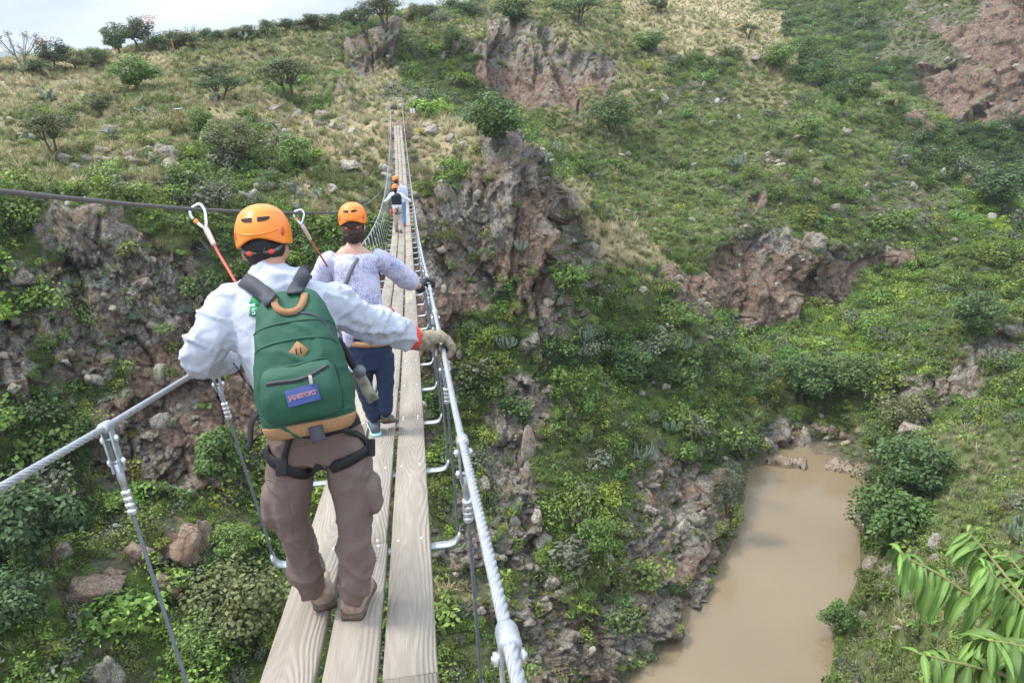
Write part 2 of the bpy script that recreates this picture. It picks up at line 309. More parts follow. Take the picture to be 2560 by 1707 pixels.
quads = np.stack([ii[:-1, :-1], ii[1:, :-1], ii[1:, 1:], ii[:-1, 1:]], -1).reshape(-1, 4)
me = mesh_np('terrain', T, quads)
ca = me.color_attributes.new('gcol', 'FLOAT_COLOR', 'POINT'); ca.data.foreach_set('color', np.concatenate([gcol, ROCKW[:, None]], 1).astype(np.float32).ravel())
fa = me.attributes.new('brown', 'FLOAT', 'POINT'); fa.data.foreach_set('value', brown.astype(np.float32))
fa = me.attributes.new('crevice_shade', 'FLOAT', 'POINT'); fa.data.foreach_set('value', CAV.astype(np.float32))
def rock_nodes(n, l, vec, brownsock=None, scale=1.0, lich=0.0):
    """albedo and height of lichen-covered brown rock"""
    z1 = node(n, 'ShaderNodeTexNoise', i_Scale=.45*scale, i_Detail=8.0, i_Roughness=.62); l.new(vec, z1.inputs['Vector'])
    z2 = node(n, 'ShaderNodeTexNoise', i_Scale=2.6*scale, i_Detail=8.0, i_Roughness=.7); l.new(vec, z2.inputs['Vector'])
    z3 = node(n, 'ShaderNodeTexNoise', i_Scale=9*scale, i_Detail=6.0, i_Roughness=.7); l.new(vec, z3.inputs['Vector'])
    r1 = node(n, 'ShaderNodeValToRGB'); e = r1.color_ramp.elements
    e[0].position = .33; e[0].color = (.09, .06, .045, 1); e[1].position = .68; e[1].color = (.355, .26, .195, 1)
    x = e.new(.5); x.color = (.225, .15, .105, 1)
    l.new(z2.outputs['Fac'], r1.inputs[0])
    r2 = node(n, 'ShaderNodeValToRGB'); e = r2.color_ramp.elements           # lichen greys
    e[0].position = .36; e[0].color = (.10, .085, .066, 1); e[1].position = .62; e[1].color = (.41, .38, .315, 1)
    l.new(z3.outputs['Fac'], r2.inputs[0])
    ma = node(n, 'ShaderNodeMath', operation='MULTIPLY_ADD'); ma.inputs[1].default_value = 4.5; ma.inputs[2].default_value = -2.12+lich
    l.new(z1.outputs['Fac'], ma.inputs[0])
    lo = ma.outputs[0]
    if brownsock is not None:
        mb = node(n, 'ShaderNodeMath', operation='MULTIPLY_ADD'); mb.inputs[1].default_value = -.8; l.new(brownsock, mb.inputs[0]); l.new(lo, mb.inputs[2])
        mc = node(n, 'ShaderNodeMath', operation='ADD', use_clamp=True); mc.inputs[1].default_value = .55; l.new(mb.outputs[0], mc.inputs[0]); lo = mc.outputs[0]
    cl = node(n, 'ShaderNodeClamp'); l.new(lo, cl.inputs[0])
    m = node(n, 'ShaderNodeMix', data_type='RGBA'); l.new(cl.outputs[0], m.inputs[0]); l.new(r1.outputs[0], m.inputs[6]); l.new(r2.outputs[0], m.inputs[7])
    # orange and yellow lichen spots
    z4 = node(n, 'ShaderNodeTexNoise', i_Scale=1.1*scale, i_Detail=4.0); mpn = node(n, 'ShaderNodeMapping'); mpn.inputs['Location'].default_value = (31, 7, 3)
    l.new(vec, mpn.inputs[0]); l.new(mpn.outputs[0], z4.inputs['Vector'])
    r4 = node(n, 'ShaderNodeMapRange'); r4.inputs['From Min'].default_value = .69; r4.inputs['From Max'].default_value = .76; l.new(z4.outputs['Fac'], r4.inputs[0])
    m2 = node(n, 'ShaderNodeMix', data_type='RGBA'); l.new(r4.outputs[0], m2.inputs[0]); l.new(m.outputs[2], m2.inputs[6]); m2.inputs[7].default_value = (.36, .17, .05, 1)
    # dark joints, mostly upright, and black water streaks
    mw = node(n, 'ShaderNodeMapping'); mw.inputs['Scale'].default_value = (1, 1, .45); wv = node(n, 'ShaderNodeVectorMath', operation='MULTIPLY_ADD'); wv.inputs[1].default_value = (.9, .9, .9); l.new(z1.outputs['Color'], wv.inputs[0]); l.new(vec, wv.inputs[2]); l.new(wv.outputs[0], mw.inputs[0])
    prev = m2.outputs[2]
    for sc_, th_, am_ in ((.55*scale, .045, .7), (1.7*scale, .045, .5)):
        vr = node(n, 'ShaderNodeTexVoronoi', feature='DISTANCE_TO_EDGE', i_Scale=sc_); l.new(mw.outputs[0], vr.inputs['Vector'])
        rg_ = node(n, 'ShaderNodeMapRange'); rg_.inputs['From Min'].default_value = .0; rg_.inputs['From Max'].default_value = th_; rg_.inputs['To Min'].default_value = am_; rg_.inputs['To Max'].default_value = 0; l.new(vr.outputs['Distance'], rg_.inputs[0])
        fk = node(n, 'ShaderNodeMath', operation='MULTIPLY'); l.new(rg_.outputs[0], fk.inputs[0]); l.new(z2.outputs['Fac'], fk.inputs[1]); fk2 = node(n, 'ShaderNodeMath', operation='MULTIPLY', use_clamp=True); fk2.inputs[1].default_value = 1.6; l.new(fk.outputs[0], fk2.inputs[0])
        mk = node(n, 'ShaderNodeMix', data_type='RGBA'); mk.inputs[7].default_value = (.035, .028, .022, 1); l.new(fk2.outputs[0], mk.inputs[0]); l.new(prev, mk.inputs[6]); prev = mk.outputs[2]
    mst = node(n, 'ShaderNodeMapping'); mst.inputs['Scale'].default_value = (1.3*scale, 1.3*scale, .16*scale); l.new(vec, mst.inputs[0]); zst = node(n, 'ShaderNodeTexNoise', i_Scale=1.0, i_Detail=5.0, i_Roughness=.6); l.new(mst.outputs[0], zst.inputs['Vector'])
    rst = node(n, 'ShaderNodeMapRange'); rst.inputs['From Min'].default_value = .54; rst.inputs['From Max'].default_value = .68; rst.inputs['To Max'].default_value = .5; l.new(zst.outputs['Fac'], rst.inputs[0])
    mk = node(n, 'ShaderNodeMix', data_type='RGBA'); mk.inputs[7].default_value = (.05, .042, .036, 1); l.new(rst.outputs[0], mk.inputs[0]); l.new(prev, mk.inputs[6]); m2 = mk
    hh = node(n, 'ShaderNodeMath', operation='MULTIPLY_ADD'); hh.inputs[1].default_value = .35; l.new(z3.outputs['Fac'], hh.inputs[0]); l.new(z2.outputs['Fac'], hh.inputs[2])
    return m2.outputs[2], hh.outputs[0]
mt, n, l, b = new_mat('hillside_ground')
geo = node(n, 'ShaderNodeNewGeometry'); at = node(n, 'ShaderNodeAttribute', attribute_name='gcol'); ab = node(n, 'ShaderNodeAttribute', attribute_name='brown'); ac = node(n, 'ShaderNodeAttribute', attribute_name='crevice_shade')
rc, rh = rock_nodes(n, l, geo.outputs['Position'], ab.outputs['Fac'])
dk = node(n, 'ShaderNodeMix', data_type='RGBA'); dk.inputs[7].default_value = (.05, .045, .04, 1); l.new(rc, dk.inputs[6])
cc = node(n, 'ShaderNodeMath', operation='MULTIPLY', use_clamp=True); cc.inputs[1].default_value = .6; l.new(ac.outputs['Fac'], cc.inputs[0]); l.new(cc.outputs[0], dk.inputs[0])  # darkens the base colour in the grooves of the relief
zg = node(n, 'ShaderNodeTexNoise', i_Scale=3.5, i_Detail=8.0, i_Roughness=.75); l.new(geo.outputs['Position'], zg.inputs['Vector'])
mg = node(n, 'ShaderNodeMapRange'); mg.inputs['From Min'].default_value = .25; mg.inputs['From Max'].default_value = .75; mg.inputs['To Min'].default_value = .45; mg.inputs['To Max'].default_value = 1.5; l.new(zg.outputs['Fac'], mg.inputs[0])
vs = node(n, 'ShaderNodeVectorMath', operation='SCALE'); l.new(at.outputs['Color'], vs.inputs[0]); l.new(mg.outputs[0], vs.inputs['Scale'])
mm = node(n, 'ShaderNodeMix', data_type='RGBA'); l.new(vs.outputs[0], mm.inputs[6]); l.new(dk.outputs[2], mm.inputs[7])
# ragged border between turf and rock
rb = node(n, 'ShaderNodeMath', operation='ADD'); l.new(at.outputs['Alpha'], rb.inputs[0])
rz = node(n, 'ShaderNodeMapRange'); rz.inputs['From Min'].default_value = .3; rz.inputs['From Max'].default_value = .7; rz.inputs['To Min'].default_value = -.45; rz.inputs['To Max'].default_value = .45; l.new(zg.outputs['Fac'], rz.inputs[0]); l.new(rz.outputs[0], rb.inputs[1])
rs = node(n, 'ShaderNodeMapRange'); rs.inputs['From Min'].default_value = .4; rs.inputs['From Max'].default_value = .55; l.new(rb.outputs[0], rs.inputs[0]); l.new(rs.outputs[0], mm.inputs[0])
l.new(mm.outputs[2], b.inputs['Base Color']); b.inputs['Roughness'].default_value = .95; b.inputs['Specular IOR Level'].default_value = .15
bp = node(n, 'ShaderNodeBump', i_Strength=.8, i_Distance=.35); ah = node(n, 'ShaderNodeMath', operation='ADD'); l.new(rh, ah.inputs[0]); l.new(zg.outputs['Fac'], ah.inputs[1]); l.new(ah.outputs[0], bp.inputs['Height']); l.new(bp.outputs[0], b.inputs['Normal'])
MAT_GROUND = mt
tag(link('terrain', me, mt), kind='structure')
# ------------------------------------------------------------------ brown river behind the dam
mt, n, l, b = new_mat('muddy_water')
b.inputs['Base Color'].default_value = (.21, .145, .085, 1); b.inputs['Roughness'].default_value = .08; b.inputs['IOR'].default_value = 1.33
geo = node(n, 'ShaderNodeNewGeometry'); zz = node(n, 'ShaderNodeTexNoise', i_Scale=.12, i_Detail=3.0); l.new(geo.outputs['Position'], zz.inputs['Vector'])
cr = node(n, 'ShaderNodeValToRGB'); cr.color_ramp.elements[0].color = (.175, .13, .075, 1); cr.color_ramp.elements[1].color = (.23, .175, .105, 1); l.new(zz.outputs['Fac'], cr.inputs[0]); l.new(cr.outputs[0], b.inputs['Base Color'])
z2 = node(n, 'ShaderNodeTexNoise', i_Scale=3.5, i_Detail=5.0); l.new(geo.outputs['Position'], z2.inputs['Vector'])
bp = node(n, 'ShaderNodeBump', i_Strength=.12, i_Distance=.1); l.new(z2.outputs['Fac'], bp.inputs['Height']); l.new(bp.outputs[0], b.inputs['Normal'])
me = mesh_np('river_water', [(-70, 5, 0), (70, 5, 0), (70, 75, 0), (-70, 75, 0)], np.array([[0, 1, 2, 3]]), False)
tag(link('river_water', me, mt), kind='structure')
# ------------------------------------------------------------------ plants and stones: prototypes
def leaf_mat(name, rough=.55, trans=.28, base=None):
    m, n, l, b = new_mat(name); o = n['Material Output']
    ti = node(n, 'ShaderNodeAttribute', attribute_name='tint', attribute_type='INSTANCER'); lv = node(n, 'ShaderNodeAttribute', attribute_name='lv')
    v = node(n, 'ShaderNodeVectorMath', operation='SCALE'); l.new(lv.outputs['Fac'], v.inputs['Scale'])
    if base is None: l.new(ti.outputs['Color'], v.inputs[0])
    else: v.inputs[0].default_value = base
    l.new(v.outputs[0], b.inputs['Base Color']); b.inputs['Roughness'].default_value = rough; b.inputs['Specular IOR Level'].default_value = .3
    tr = node(n, 'ShaderNodeBsdfTranslucent'); l.new(v.outputs[0], tr.inputs['Color']); ms = node(n, 'ShaderNodeMixShader', i_0=trans)
    l.new(b.outputs[0], ms.inputs[1]); l.new(tr.outputs[0], ms.inputs[2]); l.new(ms.outputs[0], o.inputs['Surface'])
    return m
M_LEAF = leaf_mat('foliage_leaf'); M_BARK = simple('bark', (.10, .075, .055), .95, bump=.6, scale=20, var=.35, bdist=.05)
M_GREYBARK = simple('grey_bark', (.2, .18, .155), .95, bump=.6, scale=20, var=.35, bdist=.05)
M_ORANGE = simple('orange_blossom', (.5, .13, .03), .8)
mt, n, l, b = new_mat('boulder_stone'); tcn = node(n, 'ShaderNodeTexCoord'); oi = node(n, 'ShaderNodeObjectInfo')
av = node(n, 'ShaderNodeVectorMath', operation='ADD'); l.new(tcn.outputs['Object'], av.inputs[0]); l.new(oi.outputs['Location'], av.inputs[1])
rc, rh = rock_nodes(n, l, av.outputs[0], None, 1.2, .75); ti = node(n, 'ShaderNodeAttribute', attribute_name='tint', attribute_type='INSTANCER')
mu = node(n, 'ShaderNodeMix', data_type='RGBA', blend_type='MULTIPLY', i_0=1.0); l.new(rc, mu.inputs[6]); l.new(ti.outputs['Color'], mu.inputs[7]); l.new(mu.outputs[2], b.inputs['Base Color'])
b.inputs['Roughness'].default_value = .95; bp = node(n, 'ShaderNodeBump', i_Strength=.7, i_Distance=.12); l.new(rh, bp.inputs['Height']); l.new(bp.outputs[0], b.inputs['Normal'])
M_STONE = mt
M_STONE2 = simple('ledge_rock', (.2, .16, .13), .95, bump=.8, scale=3, var=.4, bdist=.1)
def set_lv(me, vals):
    a = me.attributes.new('lv', 'FLOAT', 'POINT'); a.data.foreach_set('value', np.asarray(vals, np.float32))
def unit(v): return v/(np.linalg.norm(v, axis=-1, keepdims=True)+1e-9)
def leaves(C, Nn, L, wid, rg, cup=.25):
    """one pointed, slightly folded leaf (two quads) per centre, facing Nn"""
    n = len(C); t = unit(np.cross(Nn, rg.normal(size=(n, 3)))); s = np.cross(Nn, t)
    L = np.broadcast_to(np.asarray(L, float), (n,))[:, None]; w = L*wid
    base = C-t*L*.5; tip = C+t*L*.5-Nn*L*cup*.6; mid = C+Nn*L*.04
    a = mid+s*w*.5-Nn*L*cup*.35; b = mid-s*w*.5-Nn*L*cup*.35
    Vv = np.stack([base, a, tip, b], 1).reshape(-1, 3)
    return Vv, np.arange(n*4).reshape(-1, 4)
def twig(p, q, r0, r1, k=5):
    p, q = np.asarray(p, float), np.asarray(q, float); d = unit((q-p)[None])[0]; u = unit(np.cross(d, [.3, .5, .81])[None])[0]; v = np.cross(d, u)
    an = np.arange(k)*2*np.pi/k; ring = np.cos(an)[:, None]*u+np.sin(an)[:, None]*v
    Vv = np.concatenate([p+ring*r0, q+ring*r1]); i = np.arange(k); j = (i+1) % k
    return Vv, np.stack([i, j, j+k, i+k], 1)
class MB:
    def __init__(s): s.V = []; s.F = []; s.n = 0; s.lv = []; s.mi = []
    def add(s, Vv, Ff, mi=0, lv=None):
        Vv = np.asarray(Vv, float); Ff = np.asarray(Ff)
        s.V.append(Vv); s.F.append(Ff+s.n); s.n += len(Vv); s.mi.append(np.full(len(Ff), mi)); s.lv.append(np.ones(len(Vv)) if lv is None else np.broadcast_to(lv, (len(Vv),)))
    def mesh(s, name, mats, smooth=True):
        me = mesh_np(name, np.concatenate(s.V), s.F, smooth); me.polygons.foreach_set('material_index', np.concatenate(s.mi).astype(np.int32))
        for m in mats: me.materials.append(m)
        set_lv(me, np.concatenate(s.lv)); return me
def bush_mesh(seed, n=230, lobes=7, leaf=.17, flat=.8, stems=5, wood=None, sparse=0.0):
    """leafy bush of about unit radius with its base at z = 0"""
    g = np.random.default_rng(seed); mb = MB()
    ct = np.stack([g.normal(0, .38, lobes), g.normal(0, .38, lobes), g.uniform(.25, .8, lobes)*flat], 1); lr = g.uniform(.3, .5, lobes)
    k = g.integers(0, lobes, n); d = unit(g.normal(size=(n, 3))); rr = lr[k]*g.uniform(.45, 1.06, n)**.5
    C = ct[k]+d*rr[:, None]*np.array([1, 1, .85]); C[:, 2] = np.abs(C[:, 2])+.02
    N = unit(d+np.array([0, 0, .7])+g.normal(0, .55, (n, 3)))
    Vv, Ff = leaves(C, N, leaf*g.uniform(.6, 1.4, n), .62, g)
    lob = g.uniform(.8, 1.2, lobes)[k]; mb.add(Vv, Ff, 0, np.repeat(np.clip(g.normal(1, .25, n), .45, 1.7)*lob, 4))
    for q in range(stems):
        e = ct[q % lobes]; mb.add(*twig((g.normal(0, .05), g.normal(0, .05), -.15), e, .035, .012, 4), 1)
    return mb.mesh('bush', [M_LEAF, wood or M_BARK])
def tuft_mesh(seed, n=34, h=1.0, spread=.45):
    g = np.random.default_rng(seed); mb = MB()
    a = g.uniform(0, 6.28, n); r = g.uniform(0, .28, n); b = np.stack([np.cos(a)*r, np.sin(a)*r, 0*r-.05], 1)
    o = np.stack([np.cos(a), np.sin(a), 0*a], 1)*g.uniform(.1, spread, n)[:, None]+g.normal(0, .1, (n, 3)); hh = h*g.uniform(.45, 1.05, n)[:, None]
    t1 = b+o*.4+np.array([0, 0, .6])*hh; t2 = b+o*1.25+np.array([0, 0, 1])*hh*g.uniform(.75, 1, n)[:, None]
    s = np.stack([-np.sin(a), np.cos(a), 0*a], 1)*.035
    Vv = np.stack([b-s, b+s, t1+s*.8, t1-s*.8, t2], 1).reshape(-1, 3); i = np.arange(n)[:, None]*5
    lv = np.repeat(g.uniform(.7, 1.3, n), 5); mb.add(Vv, i+np.array([0, 1, 2, 3]), 0, lv)
    me = mesh_np('tuft', mb.V[0], [mb.F[0], i+np.array([3, 2, 4])]); me.materials.append(M_LEAF); set_lv(me, lv); return me
_ico = bmesh.new(); bmesh.ops.create_icosphere(_ico, subdivisions=4, radius=1.0); _ico.verts.ensure_lookup_table()
ICO_V = np.array([v.co[:] for v in _ico.verts]); ICO_F = np.array([[v.index for v in f.verts] for f in _ico.faces]); _ico.free()
def stone_mesh(seed, sub=4, jag=.8):
    if sub < 4:
        b_ = bmesh.new(); bmesh.ops.create_icosphere(b_, subdivisions=sub, radius=1.0); b_.verts.ensure_lookup_table()
        Vv = np.array([v.co[:] for v in b_.verts]); Ff = np.array([[v.index for v in f.verts] for f in b_.faces]); b_.free()
    else: Vv, Ff = ICO_V, ICO_F
    g_ = np.random.default_rng(seed*7+1); pn = unit(g_.normal(size=(15, 3))); pd = g_.uniform(.62, .98, 15); dot = np.maximum(Vv@pn.T, .05)
    d = np.minimum((pd[None]/dot).min(1), 1.15); v2, e2 = blocks(Vv*2.3+seed*5.3, seed+50, jag)
    d = d*(1+v2*.08-np.clip(.07-e2, 0, 1)*.8+fbm(Vv*5+seed, 3, seed)*.05)
    P = Vv*d[:, None]; P[:, 2] = np.where(P[:, 2] < -.5, -.5+.2*(P[:, 2]+.5), P[:, 2])
    me = mesh_np('stone', P, Ff, False); me.materials.append(M_STONE); return me
PROTO = bpy.data.collections.new('scatter_sources')        # not linked to the scene
def proto_col(name, meshes):
    c = bpy.data.collections.new(name)
    for i, m_ in enumerate(meshes):
        o = bpy.data.objects.new('%s_%02d' % (name, i), m_); c.objects.link(o)
    return c
BUSH = [bush_mesh(i, n=400, lobes=6+i % 4, leaf=.155, flat=[.8, .65, 1.0, .75][i % 4]) for i in range(7)]
FINE = [bush_mesh(30+i, n=560, lobes=9+i, leaf=.105, flat=[.7, .9][i % 2], stems=9) for i in range(4)]
THORN = [bush_mesh(50+i, n=170, lobes=9, leaf=.12, flat=.95, stems=12, wood=M_GREYBARK) for i in range(3)]
HERB = [bush_mesh(70+i, n=70, lobes=5, leaf=.34, flat=.55, stems=0) for i in range(4)]
TUFT = [tuft_mesh(i) for i in range(5)]
STONES = [stone_mesh(i+1) for i in range(7)]; PEB = [stone_mesh(i+20, 3) for i in range(4)]
def scatter(name, colr, P, rot, scl, idx, tint, label, cat):
    me = bpy.data.meshes.new(name); me.vertices.add(len(P)); me.vertices.foreach_set('co', np.asarray(P, np.float32).ravel())
    for an, ty, dat, ky in (('rot', 'FLOAT_VECTOR', rot, 'vector'), ('scl', 'FLOAT_VECTOR', scl, 'vector'), ('idx', 'INT', idx, 'value')):
        a = me.attributes.new(an, ty, 'POINT'); a.data.foreach_set(ky, np.asarray(dat, np.int32 if ty == 'INT' else np.float32).ravel())
    a = me.attributes.new('tint', 'FLOAT_COLOR', 'POINT'); a.data.foreach_set('color', np.concatenate([tint, np.ones((len(P), 1))], 1).astype(np.float32).ravel())
    ng = bpy.data.node_groups.new(name+'_scatter', 'GeometryNodeTree'); ng.interface.new_socket('Geometry', in_out='INPUT', socket_type='NodeSocketGeometry'); ng.interface.new_socket('Geometry', in_out='OUTPUT', socket_type='NodeSocketGeometry')
    N = ng.nodes; gi = N.new('NodeGroupInput'); go = N.new('NodeGroupOutput'); ip = N.new('GeometryNodeInstanceOnPoints'); ci = N.new('GeometryNodeCollectionInfo')
    ci.inputs['Collection'].default_value = colr; ci.inputs['Separate Children'].default_value = True; ci.inputs['Reset Children'].default_value = True
    ip.inputs['Pick Instance'].default_value = True
    def named(an, ty):
        x = N.new('GeometryNodeInputNamedAttribute'); x.data_type = ty; x.inputs['Name'].default_value = an; return [o for o in x.outputs if o.enabled and o.name == 'Attribute'][0]
    ng.links.new(gi.outputs[0], ip.inputs['Points']); ng.links.new(ci.outputs[0], ip.inputs['Instance']); ng.links.new(named('idx', 'INT'), ip.inputs['Instance Index'])
    er = N.new('FunctionNodeEulerToRotation'); ng.links.new(named('rot', 'FLOAT_VECTOR'), er.inputs[0]); ng.links.new(er.outputs[0], ip.inputs['Rotation']); ng.links.new(named('scl', 'FLOAT_VECTOR'), ip.inputs['Scale'])
    ng.links.new(ip.outputs[0], go.inputs[0])
    o = link(name, me); md = o.modifiers.new('scatter', 'NODES'); md.node_group = ng
    tag(o, label, cat, kind='stuff'); return o
# ------------------------------------------------------------------ suspension bridge
X0 = -0.39235; DA, DB, DC = -1.63266, -.23774, .00242866
def deckz(d): return CAMZ+DA+DB*d+DC*d*d
def deck(s, d, h=0.0): return Vector((X0+s, d, deckz(d)+h))
def ip(x, xs, ys): return float(np.interp(x, xs, ys))
def rail(sg, d):
    if sg > 0: return deck(ip(d, [0, 3, 20, 45, 66], [.475, .475, .5, .5, .49]), d, ip(d, [0, 2.4, 3.3, 6.5, 9.5, 18, 45, 66], [1.0, 1.0, 1.06, 1.12, 1.06, .94, .94, 1.15]))
    return deck(ip(d, [0, 1.75, 2.35, 3.05, 16, 45, 66], [-.66, -.64, -.61, -.59, -.58, -.58, -.49]), d, ip(d, [0, 1.75, 3.4, 8, 18, 45, 66], [1.12, 1.095, 1.085, 1.06, .97, .93, 1.15]))
def galv(name, col=(.55, .57, .58), rough=.42, metal=.85): return simple(name, col, rough, metal, bump=.15, scale=45, var=.14)
M_GALV = galv('galvanised_steel', (.47, .49, .50), .5, .75); M_CABLE = galv('wire_cable', (.40, .41, .42), .55, .6); M_DARKCABLE = galv('weathered_cable', (.15, .14, .135), .6, .4); M_HANG = galv('hanger_rope', (.20, .225, .25), .5, .6); M_BOLT = galv('bright_zinc', (.75, .76, .78), .3, .9)
mt, n, l, b = new_mat('weathered_plank')
tcn = node(n, 'ShaderNodeTexCoord'); oi = node(n, 'ShaderNodeObjectInfo'); sp = node(n, 'ShaderNodeSeparateXYZ'); l.new(tcn.outputs['Object'], sp.inputs[0])
yo = node(n, 'ShaderNodeMath', operation='MULTIPLY_ADD'); l.new(oi.outputs['Random'], yo.inputs[0]); yo.inputs[1].default_value = 57.0; l.new(sp.outputs[1], yo.inputs[2]); yo = yo.outputs[0]
def vec(x, y, z):
    c = node(n, 'ShaderNodeCombineXYZ')
    for q, v in enumerate((x, y, z)):
        if isinstance(v, (int, float)): c.inputs[q].default_value = v
        else: l.new(v, c.inputs[q])
    return c.outputs[0]
def mth(op, a_, b_=None, c_=None):
    x = node(n, 'ShaderNodeMath', operation=op)
    for q, v in enumerate((a_, b_, c_)):
        if v is None: continue
        if isinstance(v, (int, float)): x.inputs[q].default_value = v
        else: l.new(v, x.inputs[q])
    return x.outputs[0]
nz1 = node(n, 'ShaderNodeTexNoise', i_Scale=1.0, i_Detail=2.0); l.new(vec(mth('MULTIPLY', oi.outputs['Random'], 31.0), mth('MULTIPLY', yo, .55), 0.0), nz1.inputs['Vector'])
zc = mth('MULTIPLY_ADD', nz1.outputs['Fac'],   .30, -.06)                     # depth of the heart below the board, wandering along it
nzx = node(n, 'ShaderNodeTexNoise', i_Scale=1.0, i_Detail=1.0); l.new(vec(7.7, mth('MULTIPLY', yo, .5), 3.0), nzx.inputs['Vector'])
xc = mth('ADD', sp.outputs[0], mth('MULTIPLY_ADD', nzx.outputs['Fac'], .16, -.08))
rr_ = mth('SQRT', mth('ADD', mth('MULTIPLY', xc, xc), mth('MULTIPLY', zc, zc)))
nzw = node(n, 'ShaderNodeTexNoise', i_Scale=1.0, i_Detail=3.0); l.new(vec(mth('MULTIPLY', sp.outputs[0], 22.0), mth('MULTIPLY', yo, 3.0), 0.0), nzw.inputs['Vector'])
ring = mth('SINE', mth('MULTIPLY', mth('ADD', rr_, mth('MULTIPLY', nzw.outputs['Fac'], .006)), 2*math.pi/.0125))
ringp = mth('POWER', mth('MULTIPLY_ADD', ring, .5, .5), 2.2)
nf = node(n, 'ShaderNodeTexNoise', i_Scale=1.0, i_Detail=4.0, i_Roughness=.65); l.new(vec(mth('MULTIPLY', sp.outputs[0], 240.0), mth('MULTIPLY', yo, 4.0), 0.0), nf.inputs['Vector'])
nb = node(n, 'ShaderNodeTexNoise', i_Scale=1.0, i_Detail=5.0); l.new(vec(mth('MULTIPLY', sp.outputs[0], 9.0), mth('MULTIPLY', yo, 1.1), 5.0), nb.inputs['Vector'])
mA = node(n, 'ShaderNodeMix', data_type='RGBA'); mA.inputs[6].default_value = (.305, .262, .212, 1); mA.inputs[7].default_value = (.235, .18, .14, 1); l.new(mth('MULTIPLY', mth('MULTIPLY', ringp, mth('MULTIPLY_ADD', nb.outputs['Fac'], 1.3, -.2)), .55), mA.inputs[0])
mB = node(n, 'ShaderNodeMix', data_type='RGBA', blend_type='MULTIPLY', i_0=1.0); l.new(mA.outputs[2], mB.inputs[6])
g_ = mth('MULTIPLY_ADD', nf.outputs['Fac'], .9, .52); g2 = mth('MULTIPLY', g_, mth('MULTIPLY_ADD', nb.outputs['Fac'], .8, .58)); g3 = mth('MULTIPLY', g2, mth('MULTIPLY_ADD', oi.outputs['Random'], .22, .88))
l.new(vec(g3, g3, g3), mB.inputs[7]); l.new(mB.outputs[2], b.inputs['Base Color']); b.inputs['Roughness'].default_value = .85; b.inputs['Specular IOR Level'].default_value = .25
bp = node(n, 'ShaderNodeBump', i_Strength=.5, i_Distance=.003); l.new(mth('MULTIPLY_ADD', nf.outputs['Fac'], .8, ring), bp.inputs['Height']); l.new(bp.outputs[0], b.inputs['Normal'])
M_PLANK = mt
BR = empty('suspension_bridge', deck(0, 0)); tag(BR, 'long narrow rope bridge of weathered planks hung from steel cables', 'bridge')
BLOC = np.array(BR.location)
def part(name, V_, F_, mat, parent=None, smooth=True, origin=None):
    """mesh given in world space; its origin put at ORIGIN (world)"""
    V_ = np.asarray(V_, float); o_ = np.asarray(origin if origin is not None else V_.mean(0), float)
    me_ = mesh_np(name, V_-o_, F_, smooth); ob = bpy.data.objects.new(name, me_)
    for m_ in (mat if isinstance(mat, (list, tuple)) else [mat]): me_.materials.append(m_)
    COL.objects.link(ob); base = np.zeros(3); q = parent
    while q is not None: base = base+np.array(q.location); q = q.parent
    ob.parent = parent; ob.location = (o_-base).tolist(); return ob
class MM:
    """collects shapes given in world space into one mesh with several materials"""
    def __init__(s): s.V = []; s.F = []; s.n = 0; s.mi = []
    def add(s, V_, F_, mi=0):
        s.V.append(np.asarray(V_, float))
        for f in (F_ if isinstance(F_, list) else [F_]):
            f = np.asarray(f)
            if len(f): s.F.append(f+s.n); s.mi.append(np.full(len(f), mi))
        s.n += len(V_)
    def build(s, name, mats, parent=None, smooth=True, origin=None):
        o = part(name, np.concatenate(s.V), s.F, mats, parent, smooth, origin)
        if len(s.mi): o.data.polygons.foreach_set('material_index', np.concatenate(s.mi).astype(np.int32))
        return o
def frames(P):
    P = np.asarray(P, float); t = unit(np.gradient(P, axis=0)); u = np.zeros_like(P); ref = np.array([0, 0, 1.0]) if abs(t[0][2]) < .9 else np.array([1.0, 0, 0])
    u[0] = unit(np.cross(t[0], ref)[None])[0]
    for i in range(1, len(P)):
        w = u[i-1]-t[i]*np.dot(u[i-1], t[i]); u[i] = w/(np.linalg.norm(w)+1e-9)
    return t, u, np.cross(t, u)
def tube(P, r, k=10, lobes=0, pitch=.16, cap=True, ell=None):
    P = np.asarray(P, float); n_ = len(P); r = np.broadcast_to(np.asarray(r, float), (n_,)); t, u, v = frames(P)
    an = np.arange(k)*2*np.pi/k; s_ = np.concatenate([[0], np.cumsum(np.linalg.norm(np.diff(P, axis=0), axis=1))])
    A2 = an[None, :]+(s_[:, None]*2*np.pi/pitch if lobes else 0)
    rad = r[:, None]*((1-.11*(1-np.abs(np.cos(an*lobes/2.0)))**1.0*1.9)[None, :] if lobes else 1.0)
    ca, sa = np.cos(A2), np.sin(A2)
    if ell is not None: sa = sa*ell
    V_ = P[:, None, :]+(ca*rad)[..., None]*u[:, None, :]+(sa*rad)[..., None]*v[:, None, :]
    i = np.arange(n_-1)[:, None]*k; j = np.arange(k)[None]; j2 = (j+1) % k
    Fq = np.stack([i+j, i+j2, i+k+j2, i+k+j], -1).reshape(-1, 4); V_ = V_.reshape(-1, 3); out_ = [Fq]
    if cap:
        V_ = np.concatenate([V_, P[:1], P[-1:]]); c0_ = n_*k; jj = np.arange(k); j3 = (jj+1) % k
        out_.append(np.concatenate([np.stack([np.full(k, c0_), j3, jj], 1), np.stack([np.full(k, c0_+1), (n_-1)*k+jj, (n_-1)*k+j3], 1)]))
    return V_, out_
